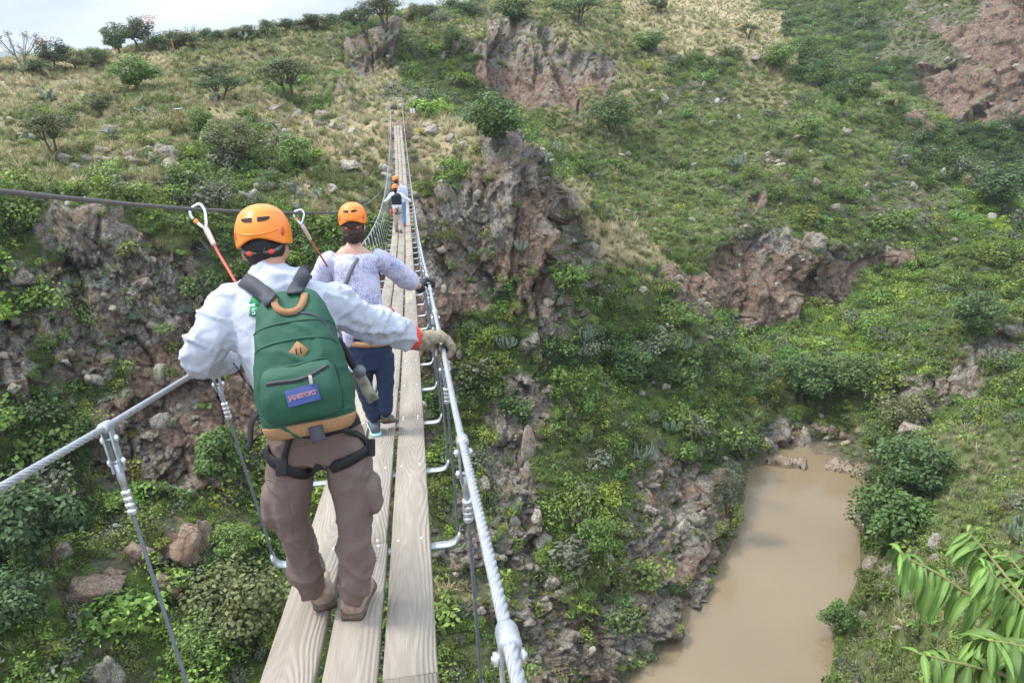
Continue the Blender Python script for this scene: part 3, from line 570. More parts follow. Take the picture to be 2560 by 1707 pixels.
def box(c, ax, hs, bev=0.0):
    """box with centre, three unit axes (rows) and half sizes; chamfered edges when bev > 0"""
    c = np.asarray(c, float); ax = np.asarray(ax, float); hs = np.asarray(hs, float)
    if bev <= 0:
        sg = np.array([[x, y, z] for x in (-1, 1) for y in (-1, 1) for z in (-1, 1)]); return c+(sg*hs)@ax, np.array([[0, 1, 3, 2], [4, 6, 7, 5], [0, 4, 5, 1], [2, 3, 7, 6], [0, 2, 6, 4], [1, 5, 7, 3]])
    b_ = bmesh.new(); bmesh.ops.create_cube(b_, size=2.0)
    for v_ in b_.verts: v_.co = Vector((v_.co[0]*hs[0], v_.co[1]*hs[1], v_.co[2]*hs[2]))
    bmesh.ops.bevel(b_, geom=b_.edges[:], offset=bev, segments=2, affect='EDGES', profile=.6); bmesh.ops.triangulate(b_, faces=[f for f in b_.faces if len(f.verts) not in (3, 4)])
    V_ = np.array([v_.co[:] for v_ in b_.verts]); q = np.array([[v_.index for v_ in f.verts] for f in b_.faces if len(f.verts) == 4]).reshape(-1, 4); t_ = np.array([[v_.index for v_ in f.verts] for f in b_.faces if len(f.verts) == 3]).reshape(-1, 3); b_.free()
    return c+V_@ax, [q, t_]
I3 = np.eye(3)
BARS = [2.23+1.22*i for i in range(-2, 53)]; BARS[2] = 2.1; END = 66.4
# planks: three rows, joints on the cross bars
for s0, ph in ((-.225, 4.67), (0.0, 3.45), (.225, 5.89)):
    d0 = ph-3.66*3
    while d0 < END-.3:
        a_, b_ = max(d0, -1.2), min(d0+3.66, END)
        if b_ > a_+.2:
            dd_ = np.linspace(a_+.004, b_-.004, 7); cv = random.uniform(-.004, .004); w = .1; th = .042
            prof = np.array([[-w, 0], [-w+.006, .006], [w-.006, .006], [w, 0], [w, -th+.004], [w-.004, -th], [-w+.004, -th], [-w, -th+.004]])
            V_ = np.concatenate([[(X0+s0+cv+p[0], d, deckz(d)-.006+p[1]) for p in prof] for d in dd_]); kk = 8
            i = np.arange(6)[:, None]*kk; j = np.arange(kk)[None]; Fq = np.stack([i+j, i+kk+j, i+kk+(j+1) % kk, i+(j+1) % kk], -1).reshape(-1, 4)
            mm = MM(); caps = np.array([[0, 1, 2, 3], [0, 3, 4, 7], [4, 5, 6, 7]]); mm.add(V_, [Fq, caps, caps[:, ::-1]+48])
            for d in BARS:
                if a_-.02 <= d <= b_+.02 and d < 17:
                    for sx_ in (-.062, .058):
                        dq = min(max(d, a_+.035), b_-.035); p = np.array([X0+s0+cv+sx_, dq, deckz(dq)+.002])
                        an = np.arange(10)*2*np.pi/10
                        vv = np.concatenate([p+np.stack([np.cos(an)*.011, np.sin(an)*.011, 0*an], 1), p+np.stack([np.cos(an)*.008, np.sin(an)*.008, 0*an+.005], 1)]); jj = np.arange(10)
                        mm.add(vv, [np.stack([jj, (jj+1) % 10, (jj+1) % 10+10, jj+10], 1), np.array([[10, 11, 12, 13], [10, 13, 14, 19], [14, 15, 18, 19], [15, 16, 17, 18]])], 1)
            mm.build('plank', [M_PLANK, M_GALV], BR, False, origin=(X0+s0, (a_+b_)/2, deckz((a_+b_)/2)))
        d0 += 3.66
# cross bars with turned-up ends
for d in BARS:
    P_ = [(-.478, .068), (-.472, .03), (-.452, .004), (-.42, -.004), (0, -.004), (.42, -.004), (.452, .004), (.472, .03), (.478, .068)]
    tl, tr_ = rail(-1, d), rail(1, d); V_ = []; w = .026; th = .005
    for s_, h_ in P_: V_.append((s_, h_))
    V_ = np.array(V_); tn_ = unit(np.gradient(V_, axis=0)); nn = np.stack([-tn_[:, 1], tn_[:, 0]], 1)
    ring_ = []
    for q in range(9):
        for dy, so_ in ((-w, 1), (w, 1), (w, -1), (-w, -1)):
            p2 = V_[q]+nn[q]*th*so_; ring_.append((X0+p2[0], d+dy, deckz(d)-.056+p2[1]))
    i = np.arange(8)[:, None]*4; j = np.arange(4)[None]; Fq = np.stack([i+j, i+(j+1) % 4, i+4+(j+1) % 4, i+4+j], -1).reshape(-1, 4)
    part('cross_bar', ring_, [Fq, np.array([[3, 2, 1, 0], [32, 33, 34, 35]])], M_GALV, BR, False)
# hangers: rope, with clamp and ferrule where they can be seen
order_h = sorted([(d, sg) for d in BARS for sg in (-1, 1)], key=lambda t: abs(t[0]-3)); far_m = MM()
for num, (d, sg) in enumerate(order_h):
    if d < .5: continue
    top = np.array(rail(sg, d-.08+(.30 if sg < 0 and d < 3 else .12 if sg < 0 and d < 6 else 0))); bot = np.array(deck(sg*.474, d, -.0)); ax = unit((bot-top)[None])[0]; L_ = np.linalg.norm(bot-top)
    if num >= 96:
        far_m.add(*tube([top, bot], .008, 5)); continue
    if d > 15:
        m_ = MM(); m_.add(*tube([top, top+ax*.22], .016, 5)); m_.add(*tube([top+ax*.22, bot], .0075, 5)); m_.build('hanger', [M_GALV], BR); continue
    P_ = np.linspace(top+ax*.2, bot, max(8, int(L_/.008)) if d < 4.5 else 12); lb = 6 if d < 4.5 else 0
    ho = part('hanger', *tube(P_, .0065, 18 if lb else 8, lb, .07), M_HANG, BR)
    tn_ = unit((np.array(rail(sg, d+.02))-np.array(rail(sg, d-.18)))[None])[0]; sd = unit(np.cross(tn_, ax)[None])[0]
    m_ = MM(); m_.add(*tube([top-tn_*.03, top-tn_*.02, top+tn_*.02, top+tn_*.03], [.0165, .0185, .0185, .0165], 16), 0)
    for q in (-1, 1):
        m_.add(*box(top+ax*.075+sd*q*.0125, [sd, tn_, ax], [.003, .017, .075], .002), 0)
    for hh in (.04, .115):
        m_.add(*tube([top+ax*hh-sd*.028, top+ax*hh+sd*.028], .0055, 8), 1)
        for q in (-1, 1): m_.add(*tube([top+ax*hh+sd*q*.016, top+ax*hh+sd*q*.025], .0115, 6), 1)
    m_.add(*tube([top+ax*.12, top+ax*.16, top+ax*.21], [.013, .0125, .009], 12), 0)
    m_.build('clamp', [M_GALV, M_BOLT], ho, False)
    m_ = MM(); rr = []; pp = []
    for q in range(4):
        s_ = .21+q*.021; pp += [top+ax*(s_), top+ax*(s_+.003), top+ax*(s_+.013), top+ax*(s_+.016), top+ax*(s_+.021)]; rr += [.012, .0155, .0155, .012, .012]
    m_.add(*tube(pp, rr, 14), 0); m_.build('ferrule', [M_BOLT], ho)
if far_m.V: tag(far_m.build('hanger', [M_GALV], BR), kind='stuff')
# hand cables
for sg in (-1, 1):
    m_ = MM(); dn = np.concatenate([np.arange(.15, 4.6, .008)]); m_.add(*tube([rail(sg, d) for d in dn], .0115, 36, 6, .17))
    df = np.concatenate([[dn[-1]], np.arange(4.75, END+.3, .25)]); m_.add(*tube([rail(sg, d) for d in df], .0115, 9))
    m_.build('hand_cable', [M_CABLE], BR)
# far portal frame
m_ = MM(); pz = deckz(END)
for sg in (-1, 1): m_.add(*box((X0+sg*.5, END+.1, pz+.75), I3, (.035, .035, 1.4), .006))
m_.add(*box((X0, END+.1, pz+2.13), I3, (.54, .036, .035), .006)); m_.build('portal_frame', [M_GALV], BR, False)
g_ = stone_mesh(91); ab_ = link('abutment', g_); ab_.location = (X0, END+1.1, pz-1.25); ab_.scale = (1.5, 1.4, 1.35); tag(ab_, 'rock step of bare reddish earth where the bridge planks end', 'abutment')
# near ledge under the photographer
lv_ = []; st_ = np.linspace(-9, 9, 60); pr = [(-9, -1.75), (-3, -1.8), (.2, -1.82), (.62, -1.9), (.7, -2.8), (.9, -5), (-.1, -9), (-.5, -16), (-2, -26), (-3, -40)]
for x_ in st_:
    for (y_, z_) in pr: lv_.append((x_, y_+.25*math.sin(x_*2.1+z_)+(.12*math.sin(x_*5.3) if z_ < -2 else 0)-abs(x_)*.12, CAMZ+z_+.1*math.sin(x_*3.3+y_)*(1 if abs(x_) > .8 else 0)))
kk = len(pr); i = np.arange(59)[:, None]*kk; j = np.arange(kk-1)[None]
nb_ = mesh_np('near_bank', lv_, np.stack([i+j, i+kk+j, i+kk+j+1, i+j+1], -1).reshape(-1, 4), True); nb_.materials.append(M_STONE2)
tag(link('near_bank', nb_), kind='structure')
# safety cable beside the bridge
def cpath(pts_, n_=None):
    """centripetal-free Catmull-Rom through points"""
    P_ = np.asarray([np.array(p) for p in pts_], float); Q = np.concatenate([2*P_[:1]-P_[1:2], P_, 2*P_[-1:]-P_[-2:-1]]); out_ = []
    for q in range(1, len(Q)-2):
        m2 = n_ or 12
        t_ = np.linspace(0, 1, m2, endpoint=False)[:, None]; a, b2, c_, d_ = Q[q-1], Q[q], Q[q+1], Q[q+2]
        out_.append(.5*((2*b2)+(c_-a)*t_+(2*a-5*b2+4*c_-d_)*t_**2+(3*b2-a-3*c_+d_)*t_**3))
    return np.concatenate(out_+[P_[-1:]])
def PZ(x, y, z): D = ray(x, y); return Vector((D*z+np.array([0, 0, CAMZ])).tolist())    # by depth along the axis
SC = [PZ(-330, 408, 1.5), PZ(-120, 428, 1.8), PZ(0, 440, 2.08), PZ(130, 453, 2.4), PZ(250, 465, 2.75), PZ(350, 474, 3.05), PZ(450, 481, 3.4), PZ(550, 486, 3.95), PZ(640, 488, 4.55), PZ(700, 489, 5.1), PZ(780, 487, 6.6), PZ(830, 475, 9), PZ(860, 455, 13), PZ(880, 430, 20), PZ(889, 400, 29), PZ(893, 350, 44), PZ(893, 236, 61.5)]
SCP = cpath(SC, 10); near = SCP[:, 1] < 7.5; k0 = int(near.sum())
dens = []
for q in range(k0-1):
    dens.append(SCP[q]+(SCP[q+1]-SCP[q])*np.linspace(0, 1, max(2, int(np.linalg.norm(SCP[q+1]-SCP[q])/.01)), endpoint=False)[:, None])
dens = np.concatenate(dens); m_ = MM(); m_.add(*tube(dens, .0088, 30, 6, .12)); m_.add(*tube(np.concatenate([dens[-1:], SCP[k0-1:]]), .0088, 8))
sco = m_.build('safety_cable', [M_DARKCABLE]); tag(sco, 'dark rusty safety cable strung beside the bridge above the hand cable', 'cable')
# ------------------------------------------------------------------ people on the bridge
from mathutils.bvhtree import BVHTree
def fuse(pieces, vox, smooth=6, fac=.5):
    """overlapping closed shapes -> one continuous skin (arrays)"""
    V_ = []; F_ = []; n_ = 0
    for a, f in pieces:
        for q in (f if isinstance(f, list) else [f]):
            if len(q): F_.append(np.asarray(q)+n_)
        V_.append(np.asarray(a, float)); n_ += len(a)
    V_ = np.concatenate(V_); c = V_.mean(0); me_ = mesh_np('tmp', V_-c, F_); ob = bpy.data.objects.new('tmp', me_); COL.objects.link(ob)
    md = ob.modifiers.new('r', 'REMESH'); md.mode = 'VOXEL'; md.voxel_size = vox
    if smooth: sm = ob.modifiers.new('s', 'SMOOTH'); sm.factor = fac; sm.iterations = smooth
    dg = bpy.context.evaluated_depsgraph_get(); ev = ob.evaluated_get(dg); m2 = ev.to_mesh()
    v = np.zeros(len(m2.vertices)*3); m2.vertices.foreach_get('co', v); v = v.reshape(-1, 3)+c
    nn = np.zeros(len(m2.vertices)*3); m2.vertex_normals.foreach_get('vector', nn); nn = nn.reshape(-1, 3)
    q4 = np.array([p.vertices[:] for p in m2.polygons if len(p.vertices) == 4], int).reshape(-1, 4); t3 = np.array([p.vertices[:] for p in m2.polygons if len(p.vertices) == 3], int).reshape(-1, 3)
    ev.to_mesh_clear(); bpy.data.objects.remove(ob); bpy.data.meshes.remove(me_)
    return v, nn, [q4, t3]
def ell_tube(P, ra, rb, ref, k=24, pw=2.0, sub=5):
    """closed tube through P; half-width ra along REF, rb across it"""
    P = cpath(P, sub); m_ = len(P); s_ = np.linspace(0, 1, m_); ra = np.interp(s_, np.linspace(0, 1, len(ra)), ra); rb = np.interp(s_, np.linspace(0, 1, len(rb)), rb)
    t = unit(np.gradient(P, axis=0)); ref = np.asarray(ref, float); u = unit(ref-t*(t@ref)[:, None]); v = np.cross(t, u)
    an = np.arange(k)*2*np.pi/k; ca, sa = np.cos(an), np.sin(an); ca = np.sign(ca)*np.abs(ca)**(2/pw); sa = np.sign(sa)*np.abs(sa)**(2/pw)
    ends = np.sqrt(np.clip(1-(np.abs(np.linspace(-1, 1, m_)))**24, .15, 1))
    V_ = P[:, None]+(ca[None]*(ra*ends)[:, None])[..., None]*u[:, None]+(sa[None]*(rb*ends)[:, None])[..., None]*v[:, None]
    i = np.arange(m_-1)[:, None]*k; j = np.arange(k)[None]; j2 = (j+1) % k; Fq = np.stack([i+j, i+j2, i+k+j2, i+k+j], -1).reshape(-1, 4)
    V_ = np.concatenate([V_.reshape(-1, 3), P[:1], P[-1:]]); c0_ = m_*k; jj = np.arange(k); j3 = (jj+1) % k
    return V_, [Fq, np.concatenate([np.stack([np.full(k, c0_), j3, jj], 1), np.stack([np.full(k, c0_+1), (m_-1)*k+jj, (m_-1)*k+j3], 1)])]
def ball(c, r, ax=I3): return np.asarray(c, float)+(ICO_V*np.asarray(r, float))@np.asarray(ax, float), ICO_F
def folds(v, nn, amp, sc, seed, stretch=(1, 1, 1), mask=None):
    w = 1-np.abs(fbm(v*np.asarray(stretch)*sc+seed, 3, seed))*2.2
    d = amp*w+amp*.35*fbm(v*sc*2.7, 2, seed+3)
    if mask is not None: d = d*mask
    return v+nn*d[:, None]
def cloth(name, col, rough=.85, weave=900, var=.08): return simple(name, col, rough, 0, bump=.12, scale=weave, var=var, bdist=.001)
M_SKIN = simple('skin', (.42, .21, .14), .5, bump=.1, scale=120, var=.06); M_SKIN2 = simple('light_skin', (.55, .31, .22), .5, bump=.1, scale=120, var=.06)
M_HAIR = simple('dark_hair', (.012, .009, .008), .6, bump=.8, scale=160, var=.4, bdist=.004); M_HAIR2 = simple('auburn_hair', (.045, .018, .012), .55, bump=.8, scale=160, var=.5, bdist=.004)
M_HELM = simple('orange_plastic', (.88, .235, .02), .33, var=.02, scale=4, coat=.15); M_VENTDARK = simple('vent_dark', (.008, .007, .006), .8); M_RED = simple('red_plastic', (.62, .06, .03), .45); M_GREYP = simple('grey_plastic', (.13, .13, .14), .5)
M_SHIRT = cloth('grey_cotton', (.45, .47, .53)); M_TROUS = cloth('brown_canvas', (.17, .118, .10)); M_GREEN = cloth('green_nylon', (.012, .075, .04), .7, 700); M_TAN = simple('tan_suede', (.33, .18, .085), .9, bump=.4, scale=300, var=.2, bdist=.001)
M_BLACKW = cloth('black_webbing', (.012, .012, .014), .7); M_CHAR = cloth('charcoal_webbing', (.05, .052, .06), .7); M_BLUE = cloth('blue_label', (.045, .07, .22), .7); M_WHITE = simple('white_print', (.78, .78, .76), .6); M_MAROON = simple('maroon_print', (.28, .012, .03), .6); M_BRASS = simple('zip_metal', (.5, .42, .34), .35, .8)
M_GLOVE = simple('dirty_work_glove', (.27, .22, .15), .95, bump=.5, scale=40, var=.45, bdist=.002); M_BLACKG = simple('black_glove', (.02, .02, .022), .7, bump=.3, scale=80, var=.3); M_YEL = simple('yellow_glove_palm', (.35, .2, .03), .8, var=.3)
M_JEANS = cloth('dark_denim', (.014, .026, .062), .85, 900, .25); M_LJEANS = cloth('light_denim', (.16, .27, .48), .85, 900, .2); M_CREAM = cloth('cream_cotton', (.55, .44, .37)); M_VEST = simple('black_quilted_vest', (.012, .014, .022), .6, bump=.8, scale=25, var=.2, bdist=.01)
M_BOOT = simple('muddy_suede', (.36, .26, .19), .95, bump=.4, scale=40, var=.3, bdist=.003); M_SOLE = simple('muddy_sole', (.12, .085, .065), .9, bump=.8, scale=30, var=.5, bdist=.005); M_SNEAK = simple('grey_sneaker', (.1, .11, .12), .7); M_MINT = simple('mint_trim', (.4, .68, .62), .6); M_WCLOTH = cloth('white_cotton', (.75, .76, .78)); M_CORD = simple('red_lanyard', (.42, .09, .05), .7, bump=.8, scale=220, var=.35, bdist=.002); M_TUBEC = simple('clear_sleeve', (.62, .42, .36), .3, var=.2)
M_GREENP = simple('green_print', (.03, .22, .09), .7); M_CAMO = simple('camo_case', (.2, .19, .13), .7, bump=.3, scale=22, var=.7); M_RCUFF = simple('red_cuff', (.62, .05, .03), .7)
mt, n, l, b = new_mat('printed_blouse'); tcn = node(n, 'ShaderNodeTexCoord'); vo = node(n, 'ShaderNodeTexVoronoi', i_Scale=150.0); l.new(tcn.outputs['Object'], vo.inputs['Vector']); no_ = node(n, 'ShaderNodeTexNoise', i_Scale=9.0, i_Detail=3.0); l.new(tcn.outputs['Object'], no_.inputs['Vector'])
ad = node(n, 'ShaderNodeMath', operation='MULTIPLY_ADD'); ad.inputs[1].default_value = .9; l.new(no_.outputs['Fac'], ad.inputs[0]); l.new(vo.outputs['Distance'], ad.inputs[2]); cr = node(n, 'ShaderNodeValToRGB'); e = cr.color_ramp.elements
e[0].position = .66; e[0].color = (.13, .125, .33, 1); e[1].position = 1.0; e[1].color = (.58, .56, .68, 1); l.new(ad.outputs[0], cr.inputs[0]); l.new(cr.outputs[0], b.inputs['Base Color']); b.inputs['Roughness'].default_value = .85; M_BLOUSE = mt
def hit(bvhs, x, y, off=0.0):
    D = Vector(ray(x, y).tolist()).normalized(); best = None
    for q in bvhs:
        h = q.ray_cast(Vector((0, 0, CAMZ)), D)
        if h[0] is not None and (best is None or h[3] < best[3]): best = h
    if best is None: return None
    nn = best[1] if best[1].dot(D) < 0 else -best[1]
    return np.array(best[0]+nn*off), np.array(nn)
def bvh(v, F_):
    pol = []
    for f in F_: pol += [tuple(int(i) for i in r) for r in f]
    return BVHTree.FromPolygons([tuple(x) for x in v], pol)
def lay(path, bvhs, w, th, sub=6, off=.002, seg=None):
    """band of width W laid over a surface, through survey points"""
    p2 = cpath([(x, y, 0) for x, y in path], sub); P_, N_ = [], []
    for x, y, _ in p2:
        h = hit(bvhs, x, y, off)
        if h is not None: P_.append(h[0]); N_.append(h[1])
    return strap(P_, N_, w, th)
def strap(P_, N_, w, th):
    P_ = np.array(P_, float); N_ = np.array(N_, float)
    for _ in range(3):
        P_[1:-1] = (P_[:-2]+2*P_[1:-1]+P_[2:])/4; N_[1:-1] = (N_[:-2]+2*N_[1:-1]+N_[2:])/4
    N_ = unit(N_); t = unit(np.gradient(P_, axis=0)); s_ = unit(np.cross(t, N_)); w = np.broadcast_to(np.asarray(w, float), (len(P_),))[:, None]; hw = w/2
    V_ = np.stack([P_-s_*hw, P_-s_*hw+N_*th, P_+s_*hw+N_*th, P_+s_*hw], 1).reshape(-1, 3); m_ = len(P_); i = np.arange(m_-1)[:, None]*4; j = np.arange(4)[None]
    Fq = np.stack([i+j, i+(j+1) % 4, i+4+(j+1) % 4, i+4+j], -1).reshape(-1, 4)
    return V_, [Fq, np.array([[3, 2, 1, 0], [4*m_-4, 4*m_-3, 4*m_-2, 4*m_-1]])]
def head_axes(yaw, pit, roll=0):
    """rows: right, forward, up"""
    f = np.array([math.sin(yaw)*math.cos(pit), math.cos(yaw)*math.cos(pit), -math.sin(pit)]); r = np.array([math.cos(yaw), -math.sin(yaw), 0]); u = np.cross(r, f); c, s_ = math.cos(roll), math.sin(roll)
    return np.stack([c*r-s_*u, f, c*u+s_*r])
def make_head(c, A, k=1.0):
    """skull, jaw, nose, brow, ears; c is the middle of the skull"""
    c = np.asarray(c, float); g = lambda x, y, z: c+np.array([x, y, z])*k@A
    return [ball(g(0, -.005, .02), np.array([.076, .096, .10])*k, A), ball(g(0, .02, -.045), np.array([.062, .072, .075])*k, A), ball(g(0, .052, -.085), np.array([.035, .032, .028])*k, A),
            ball(g(0, .098, -.03), np.array([.014, .02, .022])*k, A), ball(g(0, .082, .02), np.array([.05, .022, .014])*k, A), ball(g(0, .09, -.066), np.array([.024, .012, .008])*k, A),
            ball(g(.078, -.005, -.02), np.array([.012, .024, .034])*k, A), ball(g(-.078, -.005, -.02), np.array([.012, .024, .034])*k, A)]
def helmet(parent, c, A, k=1.0, detail=True):
    c = np.asarray(c, float); m_ = 26; kk = 56; g = lambda P_: c+np.asarray(P_)*k@A; R_ = np.array([.113, .138, .128])
    def surf(az_, el, off=0.0):                      # az 0 = back, positive = right
        az_, el = np.asarray(az_, float), np.asarray(el, float); ce = np.abs(np.cos(el))**.86
        d = np.stack([np.sin(az_)*ce, -np.cos(az_)*ce, np.sin(el)], -1); s_ = R_+off
        out_ = d*s_; bulge = 1+.035*np.clip((el-.62)*9, 0, 1)*(1-np.clip((el-.7)*1.1, 0, 1))
        fl = 1+.07*np.clip((-.12-el)/.3, 0, 1)**2
        out_[..., :2] *= (bulge*fl)[..., None]; return out_
    def rim(a): return -.30+.055*np.cos(2*a)-.05*np.exp(-(np.abs(a)/.5)**2)*-1.6-.06*np.exp(-((np.abs(a)-.9)/.4)**2)
    a = np.arange(kk)*2*np.pi/kk-np.pi; V_ = []
    for q in range(m_):
        f = q/(m_-1.0); el = rim(a)+(math.pi/2-.02-rim(a))*f; V_.append(surf(a, el))
    for off, q in ((-.012, 0), (-.012, 4)):
        f = q/(m_-1.0); el = rim(a)+(math.pi/2-rim(a))*f; V_.insert(0, surf(a, el, off))
    V_ = np.array(V_); mm_ = len(V_); i = np.arange(mm_-1)[:, None]*kk; j = np.arange(kk)[None]; Fq = np.stack([i+j, i+(j+1) % kk, i+kk+(j+1) % kk, i+kk+j], -1).reshape(-1, 4)
    V_ = np.concatenate([V_.reshape(-1, 3), [[0, 0, R_[2]]]]); jj = np.arange(kk); cap = np.stack([(mm_-1)*kk+jj, (mm_-1)*kk+(jj+1) % kk, np.full(kk, mm_*kk)], 1)
    ho = part('helmet', g(V_), [Fq, cap], M_HELM, parent, True, origin=c)
    if not detail: return ho
    def patch(name, pts2, mat, off=.0012, dome=0.0):
        P_ = surf([p[0] for p in pts2], [p[1] for p in pts2], off); ce = surf(np.mean([p[0] for p in pts2]), np.mean([p[1] for p in pts2]), off+dome)[None]
        n_ = len(P_); mid = (P_*.55+ce*.45); V2 = np.concatenate([P_, mid, ce]); jj = np.arange(n_); j2 = (jj+1) % n_
        return part(name, g(V2), [np.stack([jj, j2, j2+n_, jj+n_], 1), np.stack([jj+n_, j2+n_, np.full(n_, 2*n_)], 1)], mat, ho)
    for sg in (-1, 1):
        t = np.linspace(0, 1, 9); lower = [(sg*(.10+.50*q), .50-.15*math.sqrt(max(0, 1-q**2.2))) for q in t]
        patch('vent_patch', [(sg*.10, .51), ]+lower[:-1]+[(sg*.60, .50), (sg*.50, .515)], M_VENTDARK, .0022)  # black patch on the closed shell, painting the darkness inside a vent
        an = np.linspace(0, 2*np.pi, 14, endpoint=False); patch('side_clip', [(sg*(.98+.085*math.cos(q)+.02*math.sin(q)), .02+.145*math.sin(q)) for q in an], M_RED, .001, .005)
    aa = np.linspace(-.78, .78, 26); el = -.05+.16*(np.abs(aa)/.78)**2-.03*np.clip((np.abs(aa)-.68)/.1, 0, 1)
    part('ridge', *(lambda t_: (g(t_[0]), t_[1]))(tube(surf(aa, el, .0005), .0032, 8)), M_HELM, ho)
    P_ = np.array([[-.085, -.03, -.035], [-.07, -.075, -.062], [-.042, -.098, -.075], [0, -.104, -.07], [.042, -.098, -.075], [.07, -.075, -.062], [.085, -.03, -.035]])
    Ng = unit(P_*np.array([1, 1, 0])); part('cradle', *(lambda t_: (g(t_[0]), t_[1]))(strap(cpath(P_, 5), cpath(Ng, 5), .014, .004)), M_GREYP, ho)
    P2 = np.array([[.0, -.104, -.07], [.012, -.108, -.045], [.018, -.108, -.02]]); part('cradle', *(lambda t_: (g(t_[0]), t_[1]))(strap(cpath(P2, 5), cpath(unit(P2*np.array([1, 1, 0])), 5), .03, .004)), M_GREYP, ho)
    for sg in (-1, 1): part('button', *(lambda t_: (g(t_[0]), t_[1]))(ball(np.array([sg*.042, -.1, -.075]), [.014, .008, .011])), M_RED, ho)
    for sg in (-1, 1):
        P3 = np.array([[sg*.094, -.01, -.03], [sg*.083, .0, -.07], [sg*.062, .035, -.115], [0, .06, -.135]]); part('chin_strap', *(lambda t_: (g(t_[0]), t_[1]))(strap(cpath(P3, 5), cpath(unit(P3*np.array([1, .3, 0])+np.array([0, 0, -.01])), 5), .014, .002)), M_BLACKW, ho)
    return ho
def hand_pieces(grip, wrist, axis, up=(0, 0, 1), rc=.012, k=1.0):
    """palm, four fingers and thumb closed round a cable through GRIP along AXIS"""
    grip, wrist = np.asarray(grip, float), np.asarray(wrist, float); a = unit(np.asarray(axis, float)[None])[0]; p = grip-wrist; p = unit((p-a*np.dot(p, a))[None])[0]; n_ = np.cross(a, p)
    if n_[2] < 0: n_ = -n_
    kn = grip+n_*(rc+.024*k)-p*.028*k; out_ = [ell_tube([wrist, (wrist+kn)/2+n_*.004, kn], [.034*k, .04*k, .042*k], [.026*k, .021*k, .017*k], a, 18, 2.3, 5)]
    for q, ln in enumerate((.95, 1.05, 1.0, .82)):
        o_ = a*(1.5-q)*.0225*k; R1 = rc+.0125*k; R2 = R1
        P_ = [kn+o_-p*.012*k, kn+o_+p*.014*k+n_*.002, grip+o_+p*(.012+R1*.75)*ln+n_*(R1*.95), grip+o_+p*(R1+.012)*ln-n_*.006, grip+o_+p*(R1*.55)*ln-n_*(R1+.006), grip+o_-p*.012-n_*(R1+.008)*ln]
        out_.append(tube(cpath(P_, 4), np.interp(np.linspace(0, 1, len(cpath(P_, 4))), [0, .5, 1], [.0125*k, .0115*k, .0095*k]), 10))
    b0 = wrist*.45+kn*.55; P_ = [b0-n_*.012+a*.02*k, b0+a*.045*k-n_*.016+p*.012, grip-p*.02+a*.048*k-n_*.012, grip+a*.05*k-n_*(rc+.014)+p*.004]
    out_.append(tube(cpath(P_, 4), np.interp(np.linspace(0, 1, len(cpath(P_, 4))), [0, 1], [.0145*k, .0105*k]), 10)); return out_
def shoe(pa, heel, toe, mats, up=(0, 0, 1), w=.048, sole=None, h=.075):
    heel, toe = np.asarray(heel, float), np.asarray(toe, float); t = toe-heel; L_ = np.linalg.norm(t); t = t/L_; up = np.asarray(up, float); up = unit((up-t*np.dot(up, t))[None])[0]; s_ = np.cross(t, up)
    P_ = [heel+t*x+up*z for x, z in ((.0, .04), (.03, .045), (.09, .042), (L_-.06, .034), (L_-.01, .026))]
    up_ = fuse([ell_tube(P_, [w*.62, w*.82, w*.85, w*1.02, w*.6], [.04, .048, .044, .032, .02], s_, 20, 2.4, 5), ell_tube([heel+t*.055+up*.02, heel+t*.055+up*(h+.03)], [w*.85, w*.9], [.05, .052], s_, 18)], .008, 4)
    so_ = part('shoe', up_[0], up_[2], mats[0], pa); Q = cpath([heel+t*x for x in (-.008, .06, L_*.55, L_-.05, L_+.004)], 5); ww = np.interp(np.linspace(0, 1, len(Q)), [0, .15, .45, .8, 1], [w*.7, w*.92, w*.85, w*1.08, w*.55])
    V_, F_ = strap(Q, np.tile(up, (len(Q), 1)), ww*2, .026); part('sole', V_, F_, mats[1], so_, False); return so_
def limb_pts(a, b, c, extra=0): return [np.asarray(q, float) for q in (a, (np.asarray(a)*.5+np.asarray(b)*.5), b, (np.asarray(b)*.5+np.asarray(c)*.5), c)]
def aV(*q): return np.array(PY(*q))
# ================= the man with the rucksack
MAN = empty('person', deck(-.16, 2.75)); tag(MAN, 'person with green rucksack, grey shirt and brown trousers holding both hand cables', 'person')
hd = aV(609, 566, 3.02); HA = head_axes(.03, .30, -.03)
neck = aV(622, 622, 2.95); chest = aV(636, 690, 2.93); mid = aV(655, 770, 2.89); waist = aV(690, 880, 2.83); hipc = aV(722, 990, 2.79)
shL, shR = aV(522, 708, 2.92), aV(746, 694, 2.96); elL, elR = aV(464, 822, 2.90), aV(868, 748, 3.08)
gR = np.array(rail(1, 3.36)); gL = np.array(rail(-1, 3.5)); wrR = aV(962, 781, 3.24); wrL = aV(530, 826, 3.32)
hpL, hpR = aV(666, 1010, 2.78), aV(786, 1000, 2.78); knL, knR = aV(670, 1185, 2.80), aV(812, 1185, 2.74)
def ground(x, y):
    D = ray(x, y); ds = np.linspace(1, 60, 20000); zz_ = D[2]/D[1]*ds+CAMZ-deckz(ds); q = int(np.argmin(np.abs(zz_))); return np.array([D[0]/D[1]*ds[q], ds[q], deckz(ds[q])+.002])
fL, fR = ground(735, 1400), ground(808, 1424)
anL, anR = fL+np.array([-.01, .07, .07]), fR+np.array([.0, .06, .07])
RX = np.array([1, 0, 0.0])
body = make_head(hd, HA)+[ell_tube([neck-np.array([0, .03, .08]), neck, hd-HA[2]*.03], [.062, .056, .058], [.06, .056, .06], RX), ell_tube([hipc, waist, mid, chest, neck-np.array([0, 0, .05])], [.15, .14, .15, .15, .07], [.10, .09, .10, .09, .06], RX)]
